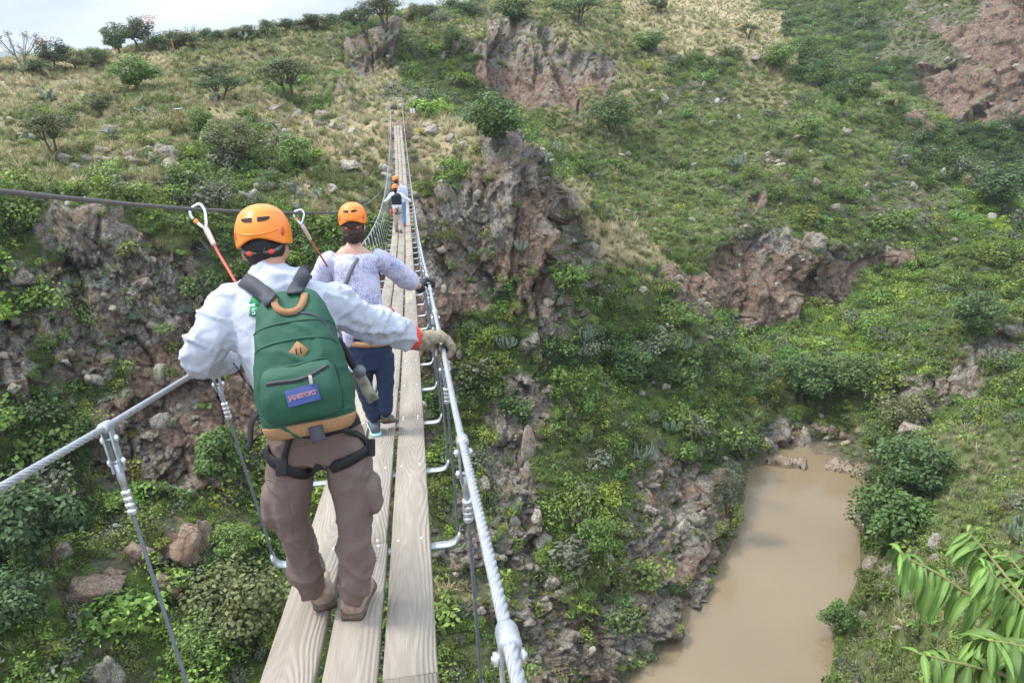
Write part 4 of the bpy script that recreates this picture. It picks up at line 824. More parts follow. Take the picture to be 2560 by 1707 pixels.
for a_, b_, c_ in ((shL, elL, wrL), (shR, elR, wrR)): body.append(tube(cpath([chest, a_, b_, c_], 5), np.interp(np.linspace(0, 1, 16), [0, .33, .66, 1], [.045, .042, .034, .026]), 14))
for a_, b_, c_ in ((hpL, knL, anL), (hpR, knR, anR)): body.append(tube(cpath([a_, b_, c_], 6), np.interp(np.linspace(0, 1, 13), [0, .5, 1], [.07, .042, .034]), 14))
v, nn, F_ = fuse(body, .011, 4); part('body', v, F_, M_SKIN, MAN)
# hair under the helmet
hv = fuse([ball(hd+np.array([0, -.016, .012])@HA, [.081, .094, .098], HA), ball(hd+np.array([0, -.05, -.035])@HA, [.056, .04, .045], HA)], .008, 3)
hv = (folds(hv[0], hv[1], .003, 60, 5), hv[1], hv[2]); keepf = [f[((hv[0][f].mean(1)-hd)@HA[1] < .045)] for f in hv[2]]; part('hair', hv[0], keepf, M_HAIR, MAN)
helmet(MAN, hd+np.array([0, -.002, .042])@HA, HA, .925)
for sg in (-1, 1):
    part('eye', *ball(hd+np.array([sg*.031, .083, -.002])@HA, .011), M_WHITE, MAN)
# shirt
sh = [ell_tube([aV(708, 985, 2.80), waist, mid, chest, aV(629, 652, 2.94), aV(620, 622, 2.96), aV(617, 600, 2.97)], [.17, .165, .188, .178, .128, .074, .066], [.125, .12, .15, .135, .105, .07, .062], RX, 32, 2.3, 6),
      ell_tube([aV(600, 690, 2.93), shL, aV(490, 772, 2.86), elL, elL*.5+wrL*.5, wrL+np.array([0, -.02, 0])], [.075, .076, .076, .078, .062, .048], [.08, .08, .078, .08, .064, .048], np.array([0, 1, 0.]), 24, 2, 6),
      ell_tube([aV(660, 684, 2.95), shR, aV(812, 724, 3.02), elR, elR*.5+wrR*.5, wrR-unit((wrR-elR)[None])[0]*.015], [.08, .078, .075, .07, .056, .044], [.085, .08, .078, .072, .058, .045], np.array([0, 1, 0.]), 24, 2, 6)]
v, nn, F_ = fuse(sh, .010, 8)
arm = np.clip((np.abs((v-chest)[:, 0])-.12)/.15, 0, 1)
def creases(v, nn, amp, sc, seed, R_, st, mask): q_ = fbm((v@R_)*np.array(st)*sc+seed, 2, seed); return v+nn*(amp*((1-np.minimum(np.abs(q_)*6, 1))**1.4-.25)*mask)[:, None]
RA = np.array([[.9, 0, .43], [0, 1, 0], [-.43, 0, .9]])
v = folds(v, nn, .004, 6, 11, (1.6, 1.2, .45), .6+.6*arm); v = creases(v, nn, .015, 7, 17, np.eye(3), (1.7, 1.2, .32), 1-.6*arm); v = creases(v, nn, .014, 6, 21, RA, (.6, 1, 1.7), .25+arm); v = creases(v, nn, .008, 12, 25, RA.T, (.5, 1, 1.6), .3+arm); v = folds(v, nn, .0012, 40, 19)
shirt = part('shirt', v, F_, M_SHIRT, MAN); B_SH = bvh(v, F_)
# trousers
tr = [ell_tube([aV(704, 935, 2.80), hipc, aV(728, 1050, 2.78)], [.155, .176, .155], [.115, .14, .125], RX, 30, 2.3, 6),
      ell_tube([aV(664, 985, 2.78), aV(667, 1090, 2.79), aV(670, 1185, 2.80), aV(703, 1300, 2.84), anL+np.array([.004, -.01, .012])], [.084, .092, .064, .062, .060], [.11, .122, .098, .088, .084], RX, 26, 2.2, 7),
      ell_tube([aV(788, 975, 2.78), aV(804, 1090, 2.77), aV(812, 1185, 2.74), aV(818, 1310, 2.72), anR+np.array([.004, -.012, .01])], [.08, .088, .066, .066, .057], [.11, .12, .10, .088, .08], RX, 26, 2.2, 7),
      ell_tube([aV(615, 1110, 2.80), aV(628, 1205, 2.81)], [.028, .032], [.07, .072], RX, 18, 3.2, 5), ell_tube([aV(858, 1090, 2.76), aV(864, 1175, 2.74)], [.022, .025], [.07, .07], RX, 18, 3.2, 5)]
v, nn, F_ = fuse(tr, .010, 7)
hgt = (v[:, 2]-deckz(2.75)); lowm = np.clip(1-hgt/.5, 0, 1)
RD = np.array([[.8, 0, .6], [0, 1, 0], [-.6, 0, .8]]); RE = np.array([[.75, 0, -.66], [0, 1, 0], [.66, 0, .75]])
def creases(v, nn, amp, sc, seed, R_, st, mask): q_ = fbm((v@R_)*np.array(st)*sc+seed, 2, seed); return v+nn*(amp*((1-np.minimum(np.abs(q_)*4.5, 1))**1.5-.35)*mask)[:, None]
v = folds(v, nn, .006, 7, 23, (1.2, 1.2, .5), .7+.6*lowm); v = creases(v, nn, .014, 5.5, 29, RD, (.6, 1, 1.5), .5+lowm); v = creases(v, nn, .011, 7, 33, RE, (.55, 1, 1.5), .5+lowm); v = folds(v, nn, .0018, 36, 31)
trou = part('trousers', v, F_, M_TROUS, MAN); B_TR = bvh(v, F_)
for pth in ([(612, 1040), (655, 1068), (700, 1082)], [(603, 1098), (640, 1108), (660, 1125), (658, 1150)], [(660, 1150), (668, 1190), (672, 1230), (690, 1248)], [(640, 1000), (660, 1022), (700, 1024), (712, 1006)], [(762, 990), (800, 1004), (826, 985)]):
    part('seam', *lay(pth, [B_TR], .004, .0022, 8, .0), M_TROUS, trou, False)
# boots
shoe(MAN, fL+np.array([.03, -.005, 0]), fL+np.array([-.045, .24, .0]), (M_BOOT, M_SOLE), w=.058); shoe(MAN, fR+np.array([.0, .0, 0]), fR+np.array([.05, .235, .0]), (M_BOOT, M_SOLE), w=.058)
# gloves
ax_ = np.array(rail(1, 3.5))-np.array(rail(1, 3.2)); v, nn, F_ = fuse(hand_pieces(gR, wrR, ax_, k=1.36)+[ell_tube([wrR-unit((gR-wrR)[None])[0]*.055, wrR, wrR+unit((gR-wrR)[None])[0]*.03], [.060, .052, .044], [.052, .046, .034], unit(ax_[None])[0], 18)], .0052, 3); v = folds(v, nn, .0018, 30, 3)
gl = part('glove', v, F_, M_GLOVE, MAN); wa = unit((wrR-gR)[None])[0]; cc_ = wrR+wa*.056
part('cuff', *ell_tube([cc_-wa*.004, cc_+wa*.012], [.062, .064], [.054, .056], unit(ax_[None])[0], 20), M_RCUFF, gl)
ax_ = np.array(rail(-1, 3.5))-np.array(rail(-1, 3.2)); v, nn, F_ = fuse(hand_pieces(gL, wrL, ax_, k=1.18)+[ball(wrL, .045)], .0055, 3); gl = part('glove', v, F_, M_GLOVE, MAN)
part('elbow_patch', *ball(aV(432, 806, 2.86), [.02, .035, .022]), M_RCUFF, shirt)
# printed badge on the shirt, half under the rucksack
for pth, mt_ in (([(578, 686), (604, 700)], M_GREENP), ([(574, 715), (604, 716)], M_GREENP)):
    h0, h1 = hit([B_SH], *pth[0], .002), hit([B_SH], *pth[1], .002)
    part('shirt_print', *strap([h0[0], (h0[0]+h1[0])/2, h1[0]], [h0[1]]*3, .038, .001), mt_, shirt, False)
def letters(txt, mat, par, c, ax, size, ext, name='lettering', off=0.0):
    cu = bpy.data.curves.new(name, 'FONT'); cu.body = txt; cu.size = size; cu.extrude = ext; cu.align_x = 'CENTER'; cu.align_y = 'CENTER'; cu.offset = off
    ob = bpy.data.objects.new(name, cu); COL.objects.link(ob); dg = bpy.context.evaluated_depsgraph_get(); me_ = bpy.data.meshes.new_from_object(ob.evaluated_get(dg)); bpy.data.objects.remove(ob); bpy.data.curves.remove(cu)
    v_ = np.zeros(len(me_.vertices)*3); me_.vertices.foreach_get('co', v_); v_ = v_.reshape(-1, 3); F_ = {}
    for p_ in me_.polygons: F_.setdefault(len(p_.vertices), []).append(p_.vertices[:])
    bpy.data.meshes.remove(me_); return part(name, np.asarray(c)+v_@np.asarray(ax), [np.array(f) for f in F_.values()], mat, par, False)
h0 = hit([B_SH], 584, 716, .003); letters('S', M_WHITE, shirt, h0[0]+h0[1]*.002, np.stack([RGT, UPV, -FWD]), .032, .0006)
# ================= rucksack
top, bot = aV(664, 672, 2.80), aV(716, 985, 2.60); upv = unit((top-bot)[None])[0]; rgt = unit((RX-upv*np.dot(RX, upv)+0)[None])[0]; bk = np.cross(rgt, upv); bk = bk if bk[1] < 0 else -bk
PC = (top+bot)/2; HL = np.linalg.norm(top-bot)/2; PA = np.stack([rgt, upv, bk])        # right, up, out of the back
def pk(x, y, z): return PC+np.array([x, y, z])@PA
RK = empty('backpack', pk(0, 0, 0)); tag(RK, 'green rucksack with tan leather base on the back of the nearest person', 'backpack')
v, nn, F_ = fuse([ell_tube([pk(.0, -HL*1.0, -.005), pk(0, -HL*.9, .0), pk(0, -HL*.45, .012), pk(0, 0, .01), pk(0, HL*.45, -.005), pk(-.002, HL*.8, -.03), pk(-.004, HL*1.0, -.06)], [.142, .160, .168, .156, .138, .114, .075], [.075, .088, .098, .092, .08, .062, .032], rgt, 36, 3.4, 6)], .007, 4)
ylo = ((v-PC)@upv); v = folds(v, nn, .006, 7, 31, (1, 1, .6)); v = creases(v, nn, .006, 7, 35, RA, (.8, 1, 1.3), 1.0); low = ylo < -HL*.80
pb = part('bag_body', v, F_, [M_GREEN], RK)
bz = fuse([ell_tube([pk(.0, -HL*1.02, -.005), pk(0, -HL*.93, .0), pk(0, -HL*.82, .004)], [.146, .1645, .1695], [.078, .0915, .0965], rgt, 36, 3.4, 8)], .006, 2)
part('leather_base', bz[0], bz[2], M_TAN, RK)
fp = fuse([ell_tube([pk(.0, -HL*.80, .082), pk(0, -HL*.72, .092), pk(0, -HL*.45, .104), pk(0, -HL*.18, .098), pk(0, -HL*.06, .088)], [.118, .134, .136, .128, .106], [.026, .038, .045, .036, .02], rgt, 32, 4.0, 6)], .006, 4)
fv = folds(fp[0], fp[1], .003, 10, 37); pocket = part('front_pocket', fv, fp[2], M_GREEN, RK); B_PK = bvh(fv, fp[2]); B_RK = bvh(v, F_); BB = [B_PK, B_RK]
def pkpath(pts2, w, th, name, mat, par, sub=6, z=.3, bv=None):
    P_, N_ = [], []
    for x, y, _ in cpath([(a, b_, 0) for a, b_ in pts2], sub):
        for q in ([B_PK, B_RK] if bv is None else bv):
            h = q.ray_cast(Vector(pk(x, y, z).tolist()), Vector((-bk).tolist()))
            if h[0] is not None: P_.append(np.array(h[0])); N_.append(bk); break
    return part(name, *strap(P_, N_, w, th), mat, par, False)
pkpath([(-.134, -HL*.76), (-.138, -HL*.4), (-.128, -HL*.14), (-.09, -HL*.045), (0, -HL*.075), (.09, -HL*.03), (.128, -HL*.14), (.138, -HL*.4), (.134, -HL*.76)], .007, .004, 'piping', M_GREEN, pocket, 8)
pkpath([(-.105, -HL*.27), (-.05, -HL*.275), (.0, -HL*.285), (.045, -HL*.25), (.085, -HL*.19), (.112, -HL*.15)], .015, .003, 'zip', M_CHAR, pocket, 8)
pkpath([(-.105, -HL*.27), (-.05, -HL*.275), (.0, -HL*.285), (.045, -HL*.25), (.085, -HL*.19), (.112, -HL*.15)], .005, .0045, 'zip', M_BLACKW, pocket, 8)
part('zip_pull', *box(pk(.048, -HL*.31, .16), PA, [.006, .016, .003], .002), M_BRASS, pocket, False)
for yy, sg in ((.50, 1), (.24, 1)): pkpath([(-.15, HL*(yy-.10)), (-.12, HL*yy), (-.05, HL*(yy+.05)), (.05, HL*(yy+.05)), (.12, HL*yy), (.15, HL*(yy-.10))], .008, .0035, 'seam', M_GREEN, pb, 7, bv=[B_RK])
pkpath([(.03, HL*.66), (.08, HL*.60), (.118, HL*.44), (.135, HL*.2)], .012, .003, 'zip', M_CHAR, pb, 7, bv=[B_RK])
h = B_RK.ray_cast(Vector(pk(.015, HL*.12, .3).tolist()), Vector((-bk).tolist())); dc = np.array(h[0])+bk*.002; q_ = .036
dia = part('leather_patch', np.concatenate([dc+np.array([[0, 1, 0], [1, 0, 0], [0, -1, 0], [-1, 0, 0]])*q_@PA, dc+bk*.003+np.array([[0, 1, 0], [1, 0, 0], [0, -1, 0], [-1, 0, 0]])*q_*.95@PA]), np.array([[4, 5, 6, 7], [0, 1, 5, 4], [1, 2, 6, 5], [2, 3, 7, 6], [3, 0, 4, 7]]), M_TAN, RK, False)
for sx_ in (-.008, .008): part('slot', *box(dc+bk*.004+rgt*sx_, PA, [.0018, .011, .0012]), M_BLACKW, dia, False)
h = B_PK.ray_cast(Vector(pk(.012, -HL*.50, .4).tolist()), Vector((-bk).tolist())); lc = np.array(h[0])+bk*.004; tl = math.radians(5); LA = np.stack([rgt*math.cos(tl)+upv*math.sin(tl), -rgt*math.sin(tl)+upv*math.cos(tl), bk])
lab = part('maker_label', *box(lc, LA, [.056, .029, .0025], .001), M_BLUE, RK, False)
letters('JANSPORT', M_WHITE, lab, lc+bk*.0034, LA, .0205, .0003, 'lettering', .0009); letters('JANSPORT', M_MAROON, lab, lc+bk*.0042, LA, .0205, .0003, 'lettering', .0003)
pkpath([(-.05, HL*.93), (-.045, HL*.80), (-.015, HL*.70), (.03, HL*.71), (.052, HL*.83), (.058, HL*.95)], .024, .012, 'haul_loop', M_TAN, RK, 6, bv=[B_RK])
# straps over the shoulders, webbing tails
for pth, w_ in (([(628, 694), (606, 674), (580, 654), (555, 641), (530, 635), (518, 633)], .058), ([(678, 678), (683, 656), (691, 640), (701, 628), (712, 621)], .054)):
    P_, N_ = [], []
    for x, y, _ in cpath([(a, b_, 0) for a, b_ in pth], 6):
        h = hit([B_SH, B_RK], x, y, .006)
        if h is not None: P_.append(h[0]); N_.append(h[1])
    part('shoulder_strap', *strap(P_, N_, w_, .010), M_CHAR, RK, False)
B3 = [B_SH, B_TR]
P_ = [aV(602, 945, 2.68), aV(588, 950, 2.66), aV(577, 975, 2.65), aV(576, 1005, 2.65), aV(572, 1030, 2.65)]; part('webbing_tail', *strap(cpath(P_, 5), np.tile(np.array([-.75, -.6, .1]), (21, 1)), .034, .003), M_BLACKW, RK, False)
part('webbing_tail', *lay([(537, 838), (556, 862), (580, 895), (600, 915)], [B_SH], .014, .003), M_BLACKW, RK, False)
P_ = [pk(.028, -HL*.95, .095), pk(.03, -HL*1.06, .10), pk(.034, -HL*1.17, .10)]; part('webbing_tail', *strap(cpath(P_, 5), np.tile(bk, (11, 1)), .05, .003), M_CHAR, RK, False)
# climbing harness
HN = empty('climbing_harness', hipc); tag(HN, 'black climbing harness buckled round the brown trousers of the nearest person', 'harness')
for pth, w_, nm in (([(614, 1028), (622, 1050), (648, 1070), (690, 1086), (730, 1080), (738, 1068)], .044, 'leg_loop'), ([(762, 1072), (785, 1064), (812, 1050), (838, 1034), (846, 1028)], .044, 'leg_loop'), ([(672, 980), (666, 1010), (657, 1040), (648, 1074)], .022, 'riser'), ([(742, 978), (775, 984), (808, 994), (832, 1008), (842, 1030)], .022, 'riser')):
    part(nm, *lay(pth, [B_TR], w_, .006, 7, .006), M_BLACKW, HN, False)
for x, y in ((650, 1068), (842, 1028)):
    h = hit([B_TR], x, y, .012); part('buckle', *box(h[0], np.stack([RGT, UPV, -FWD]), [.022, .034, .008], .004), M_BLACKW, HN, False)
part('waist_belt', *lay([(606, 968), (640, 985), (700, 990), (760, 985), (830, 955)], [B_TR], .05, .006, 6, .004), M_BLACKW, HN, False)
# water bottle / camera case hung at the right side
CS = empty('camera_case', aV(840, 890, 2.82)); tag(CS, 'small camouflage camera case on a black sling beside the green rucksack', 'case')
part('case_body', *box(aV(842, 893, 2.84), np.stack([unit((RGT*.85+UPV*.5)[None])[0], unit((UPV*.85-RGT*.5)[None])[0], -FWD]), [.022, .058, .025], .008), M_CAMO, CS)
part('case_cap', *ball(aV(826, 852, 2.85), [.025, .025, .025]), M_GREYP, CS)
part('sling', *strap(cpath([aV(776, 778, 2.86), aV(790, 800, 2.86), aV(810, 838, 2.85), aV(826, 860, 2.85)], 6), np.tile(-FWD, (19, 1)), .026, .004), M_BLACKW, CS, False)
# ================= lanyards
def lanyard(pts, cab, k, label):
    """red rope with a clear sleeve and a snap hook over the safety cable"""
    root = empty('safety_lanyard', pts[-1]); tag(root, label, 'lanyard')
    part('rope', *tube(cpath(pts, 8), .0055*k, 10), M_CORD, root); a, b_ = np.array(pts[0]), np.array(pts[1]); t = unit((b_-a)[None])[0]
    part('sleeve', *tube([a+t*.012, a+t*.03, a+t*.12, a+t*.13], [.009*k, .0115*k, .010*k, .0065*k], 12), M_TUBEC, root)
    cb = np.array(cab); L_ = a-cb; ln = np.linalg.norm(L_); d = L_/ln; s_ = unit(np.cross(d, FWD)[None])[0]; s_ = s_ if s_@RGT > 0 else -s_
    w = .027*k; P_ = [cb-d*.016+s_*-.0*w, cb-d*.012+s_*w*.8, cb+d*ln*.22+s_*w*1.05, cb+d*ln*.6+s_*w*.75, a-d*.005+s_*w*.35, a+d*.008, a-d*.006-s_*w*.35, cb+d*ln*.62-s_*w*.7, cb+d*ln*.25-s_*w*1.0, cb-d*.010-s_*w*.8, cb-d*.016]
    hk = part('snap_hook', *tube(cpath(P_, 6), .0058*k, 10, cap=False), M_BOLT, root); e0, e1 = cb+d*ln*.40-s_*w*.9, cb+d*ln*.66-s_*w*.66
    part('gate_sleeve', *tube([e0, e0+(e1-e0)*.3, e0+(e1-e0)*.34], [.0085*k, .009*k, .008*k], 12), M_BLACKW, hk); part('gate_sleeve', *tube([e0+(e1-e0)*.36, e0+(e1-e0)*.95, e1], [.0092*k, .0092*k, .007*k], 12), M_HELM, hk)
def on_cable(x):
    u_, v_ = project(SCP); q = int(np.argmin(np.abs(u_-x))); return SCP[q]
c1 = on_cable(447); z1 = (c1-np.array([0, 0, CAMZ]))@FWD; lanyard([PZ(470, 520, z1-.02), PZ(498, 575, z1-.1), PZ(520, 612, z1-.2), PZ(545, 655, z1-.3)], c1, 1.12, 'red safety lanyard with snap hook running to the nearest person in the green rucksack')
c2 = on_cable(683); z2 = (c2-np.array([0, 0, CAMZ]))@FWD; lanyard([PZ(691, 512, z2), PZ(710, 545, z2+.05), PZ(735, 585, z2+.1), PZ(752, 612, z2+.15)], c2, 1.1, 'red safety lanyard with snap hook running to the person in the printed blouse')

# ================= woman in the printed blouse
def figure(root, hd, HA, hk, pts, rad, mats, hairm, skin, hat_off=(0, -.002, .042), hk2=.925, detail=True, vox=.011):
    """head and body skin, hair and helmet of a standing person"""
    body = make_head(hd, HA, hk)+pts
    v, nn, F_ = fuse(body, vox, 4); part('body', v, F_, skin, root)
    hv = fuse([ball(hd+np.array([0, -.016, .012])@HA, np.array([.082, .094, .098])*hk, HA), ball(hd+np.array([0, -.05, -.06])@HA, np.array(rad)*hk, HA)], max(.008, vox*.8), 2)
    v2 = folds(hv[0], hv[1], .007, 45, 5); kf = [f[((v2[f].mean(1)-hd)@HA[1] < .035)] for f in hv[2]]; part('hair', v2, kf, hairm, root)
    helmet(root, hd+np.array(hat_off)@HA, HA, hk2, detail)
    for sg in (-1, 1): part('eye', *ball(hd+np.array([sg*.031, .083, -.002])*hk@HA, .011*hk), M_WHITE, root)
WO = empty('person', ground(872, 1002)); tag(WO, 'person in lavender printed blouse and dark jeans with black glove on the cable', 'person')
Y0 = float(WO.location[1]); hd = aV(812, 517, Y0+.28); HA = head_axes(.06, .22, -.02); neck = aV(813, 560, Y0+.25); chest = aV(815, 612, Y0+.22); mid = aV(822, 690, Y0+.17); hipc = aV(850, 795, Y0+.10)
shL, shR = aV(752, 605, Y0+.22), aV(876, 598, Y0+.24); elR, wrR = aV(932, 640, Y0+.40), aV(968, 660, Y0+.58); gR = np.array(rail(1, Y0+.70)); elL, wrL = aV(722, 680, Y0+.30), aV(735, 700, Y0+.52); gL = np.array(rail(-1, Y0+.7))
f1, f2 = ground(868, 1003), ground(888, 996); hpL, hpR = aV(832, 805, Y0+.10), aV(880, 805, Y0+.10); kn1, kn2 = aV(838, 895, Y0+.10), aV(886, 893, Y0+.06); an1, an2 = f1+np.array([-.0, .08, .09]), f2+np.array([.0, .0, .16])
arms = [tube(cpath([chest, a_, b_, c_], 5), np.interp(np.linspace(0, 1, 16), [0, .33, .66, 1], [.05, .046, .036, .026]), 14) for a_, b_, c_ in ((shL, elL, wrL), (shR, elR, wrR))]
legs = [tube(cpath([a_, b_, c_], 6), np.interp(np.linspace(0, 1, 13), [0, .5, 1], [.075, .052, .036]), 14) for a_, b_, c_ in ((hpL, kn1, an1), (hpR, kn2, an2))]
pts_ = [ell_tube([neck-np.array([0, .03, .07]), neck, hd-HA[2]*.03], [.06, .05, .052], [.055, .05, .055], RX), ell_tube([hipc, mid, chest, aV(813, 580, Y0+.235), neck], [.14, .12, .15, .13, .05], [.1, .09, .10, .075, .05], RX)]+arms+legs
figure(WO, hd, HA, .97, pts_, [.078, .05, .075], None, M_HAIR2, M_SKIN2, (0, -.002, .048), .915)
bl = [ell_tube([aV(845, 775, Y0+.10), aV(828, 700, Y0+.15), chest, aV(814, 592, Y0+.23), aV(813.5, 584, Y0+.235)], [.185, .15, .162, .155, .128], [.15, .13, .135, .11, .09], RX, 32, 2.2, 6),
      ell_tube([aV(772, 592, Y0+.22), shL, aV(738, 640, Y0+.24), elL], [.065, .07, .075, .075], [.065, .07, .075, .075], np.array([0, 1, 0.]), 20), ell_tube([aV(855, 588, Y0+.23), shR, aV(905, 618, Y0+.31), elR, aV(952, 650, Y0+.48)], [.065, .07, .072, .074, .058], [.065, .07, .072, .074, .058], np.array([0, 1, 0.]), 20),
      ell_tube([aV(815, 740, Y0+.06), aV(800, 795, Y0+.04)], [.06, .045], [.03, .02], RX, 16)]
v, nn, F_ = fuse(bl, .012, 5); v = folds(v, nn, .009, 9, 51, (1.8, 1.2, .35)); v = folds(v, nn, .004, 22, 53, (1.2, 1, .5)); blouse = part('blouse', v, F_, M_BLOUSE, WO); B_BL = bvh(v, F_)
part('bag_strap', *lay([(834, 562), (822, 590), (806, 622), (795, 650), (786, 668)], [B_BL], .03, .004), M_GREYP, WO, False)
je = [ell_tube([aV(848, 765, Y0+.11), hipc, aV(855, 845, Y0+.10)], [.15, .165, .14], [.12, .14, .12], RX, 28), ell_tube([hpL, kn1*.5+hpL*.5, kn1, an1+np.array([0, 0, -.01])], [.082, .074, .058, .058], [.10, .09, .074, .072], RX, 22), ell_tube([hpR, kn2*.5+hpR*.5, kn2, an2+np.array([0, -.0, -.01])], [.082, .074, .058, .056], [.10, .09, .074, .068], RX, 22)]
v, nn, F_ = fuse(je, .011, 4); v = folds(v, nn, .006, 10, 57, (.8, .8, 1.5)); jeans = part('jeans', v, F_, M_JEANS, WO); B_JE = bvh(v, F_)
part('belt', *lay([(812, 790), (840, 792), (870, 790), (896, 786)], [B_JE], .04, .006, 6, .012), M_TAN, WO, False)
shoe(WO, f1+np.array([-.01, 0, 0]), f1+np.array([-.04, .23, 0]), (M_SNEAK, M_MINT)); tq = f2+np.array([.03, .14, .0]); hq = f2+np.array([0, -.05, .13]); shoe(WO, hq, tq+np.array([0, .03, .0]), (M_SNEAK, M_SOLE), up=(0, .75, .65))
v, nn, F_ = fuse(hand_pieces(gR, wrR, np.array(rail(1, Y0+.9))-np.array(rail(1, Y0+.5)), k=1.15)+[ell_tube([wrR-unit((gR-wrR)[None])[0]*.05, wrR], [.05, .042], [.042, .036], np.array([0, 1, 0.]), 16)], .006, 3); part('glove', v, F_, M_BLACKG, WO)
v, nn, F_ = fuse(hand_pieces(gL, wrL, np.array(rail(-1, Y0+.9))-np.array(rail(-1, Y0+.5)), k=1.1)+[ball(wrL, .04)], .007, 3); part('glove', v, F_, M_BLACKG, WO)
part('sling_loop', *tube(cpath([aV(893, 705, Y0+.05), aV(905, 718, Y0+.04), aV(907, 735, Y0+.04), aV(897, 728, Y0+.05)], 6), .012, 8), M_CORD, WO)
# ================= two people farther along
def far_person(px0, py0, label, head, neckp, shl, shr, ell, elr, wrl, wrr, hip, mats, legs, vest=None, yaw=0.0, hem=None, dx=0):
    root = empty('person', ground(px0, py0)); tag(root, label, 'person'); Y = float(root.location[1])+.12; A = lambda p: aV(p[0], p[1], Y+(p[2] if len(p) > 2 else 0))
    hd = A(head); HA = head_axes(yaw, .25); neck = A(neckp); sl_, sr_, hp = A(shl), A(shr), A(hip); chest = (sl_+sr_)/2-np.array([0, 0, .03]); mid = (chest+hp)/2
    pts_ = [ell_tube([chest, neck, hd-HA[2]*.03], [.07, .05, .055], [.06, .05, .055], RX, 14), ell_tube([hp, mid, chest], [.13, .12, .14], [.09, .09, .09], RX, 16)]; sleeves = [ell_tube([hp+np.array([0, 0, -.02]), mid, chest, neck-np.array([0, 0, .06])], [.17, .155, .175, .09], [.115, .11, .12, .08], RX, 22)]
    for a_, b_, c_ in ((sl_, A(ell), A(wrl)), (sr_, A(elr), A(wrr))):
        pts_.append(tube(cpath([chest, a_, b_, c_, c_+unit((c_-b_)[None])[0]*.08], 4), .034, 8)); sleeves.append(tube(cpath([chest*.4+a_*.6, a_, b_, c_], 4), np.interp(np.linspace(0, 1, 13), [0, .5, 1], [.068, .058, .044]), 12))
    tro = [ell_tube([hp+np.array([0, 0, .06]), hp, hp-np.array([0, 0, .12])], [.155, .17, .15], [.12, .14, .12], RX, 18)]
    for q, (kx, ky, fx, fy) in enumerate(legs):
        ft = ground(fx, fy); an = ft+np.array([0, .06, .08]); kn = A((kx, ky, .02)); h_ = hp+np.array([-.08 if q == 0 else .08, 0, -.05]); pts_.append(tube(cpath([h_, kn, an], 4), .04, 8)); tro.append(ell_tube([h_, kn, an-np.array([0, 0, .03])], [.09, .072, .068], [.1, .08, .074], RX, 16))
        shoe(root, ft, ft+np.array([.0, .22, 0]), (mats[2], M_SOLE))
    figure(root, hd, HA, .98, pts_, [.07, .05, .06], None, M_HAIR, M_SKIN, (0, -.002, .045), .93, True, .02)
    v, nn, F_ = fuse(sleeves, .02, 3); v = folds(v, nn, .008, 9, 61); part('shirt', v, F_, mats[0], root)
    v, nn, F_ = fuse(tro, .02, 3); v = folds(v, nn, .008, 9, 63); part('trousers', v, F_, mats[1], root)
    if vest is not None:
        v, nn, F_ = fuse([ell_tube([hp+np.array([0, 0, .10]), mid, chest, neck-np.array([0, 0, .05])], [.172, .172, .195, .10], [.125, .125, .135, .09], RX, 22)], .018, 3); part('vest', v, F_, vest, root)
    return root, Y, hp
r3, Y3, h3 = far_person(916, 536, 'person in black quilted vest, white sleeves and cream trousers reaching for both cables', (907.3, 434.5), (908.5, 441, 0), (899, 447), (920, 446.5), (892, 457), (931, 456), (884.5, 462.5, .15), (943, 461.5, .2), (912, 478),
    (M_WCLOTH, M_CREAM, M_SOLE), [(909, 505, 911, 533), (919, 506, 921, 536)], M_VEST)
hh = unit(np.array([[1, 0, 0.]]))[0]
for a_, b_ in (((-.15, -.14, -.10), (.0, -.165, -.19)), ((.15, -.14, -.12), (.0, -.165, -.19)), ((-.05, -.15, .05), (.05, -.155, -.18)), ((.05, -.15, .05), (-.05, -.155, -.18))):
    part('harness_strap', *tube([h3+np.array(a_), h3+(np.array(a_)+np.array(b_))/2+np.array([0, -.02, 0]), h3+np.array(b_)], .014, 8), M_BLACKW, r3)
part('red_pouch', *ball(h3+np.array([-.21, -.02, -.12]), [.045, .06, .11]), M_RED, r3)
far_person(929, 521, 'person in pale blue shirt and light jeans walking ahead of the black vest', (908.5, 414.5, .0), (914, 424), (909, 433), (930, 432), (905, 448), (933, 450), (904, 460, .2), (930, 462, .3), (922, 466), (cloth('pale_blue_cotton', (.58, .63, .74)), M_LJEANS, M_RED), [(921, 490, 921, 517), (928, 492, 930, 520.5)], None, -.5)
# ------------------------------------------------------------------ scattering over the terrain
T3 = T.reshape(NC, NRW, 3); KC2 = KC.reshape(NC, NRW)
c0 = T3[:-1, :-1]; A_ = np.linalg.norm(np.cross(T3[1:, :-1]-c0, T3[:-1, 1:]-c0), axis=2)
cd = np.linalg.norm(c0-np.array([0, 0, CAMZ]), axis=2); px, py = project(c0.reshape(-1, 3)); px = px.reshape(c0.shape[:2]); py = py.reshape(c0.shape[:2])
inv = (px > -160) & (px < 2520) & (py > -120) & (py < 1720) & (c0[..., 2] > .12) & (cd < 265)
A_ = np.where(inv, A_, 0)*np.clip(np.where(cd > 80, (80/np.maximum(cd, 1))**.6, 1), 0, 1)
KCc = KC2[:-1, :-1]; steep = 1-np.abs(Nrm[:-1, :-1, 2])
def pick(dens, seed, nmax=200000):
    g = np.random.default_rng(seed); w = A_*np.asarray(dens)[KCc]; tot = w.sum(); n = int(min(tot, nmax))
    c = np.cumsum(w.ravel()); k = np.searchsorted(c, g.uniform(0, c[-1], n)); i, j = np.unravel_index(k, w.shape)
    u, v = g.uniform(0, 1, n)[:, None], g.uniform(0, 1, n)[:, None]
    P = T3[i, j]*(1-u)*(1-v)+T3[i+1, j]*u*(1-v)+T3[i, j+1]*(1-u)*v+T3[i+1, j+1]*u*v
    return P, KCc[i, j], Nrm[i, j], g
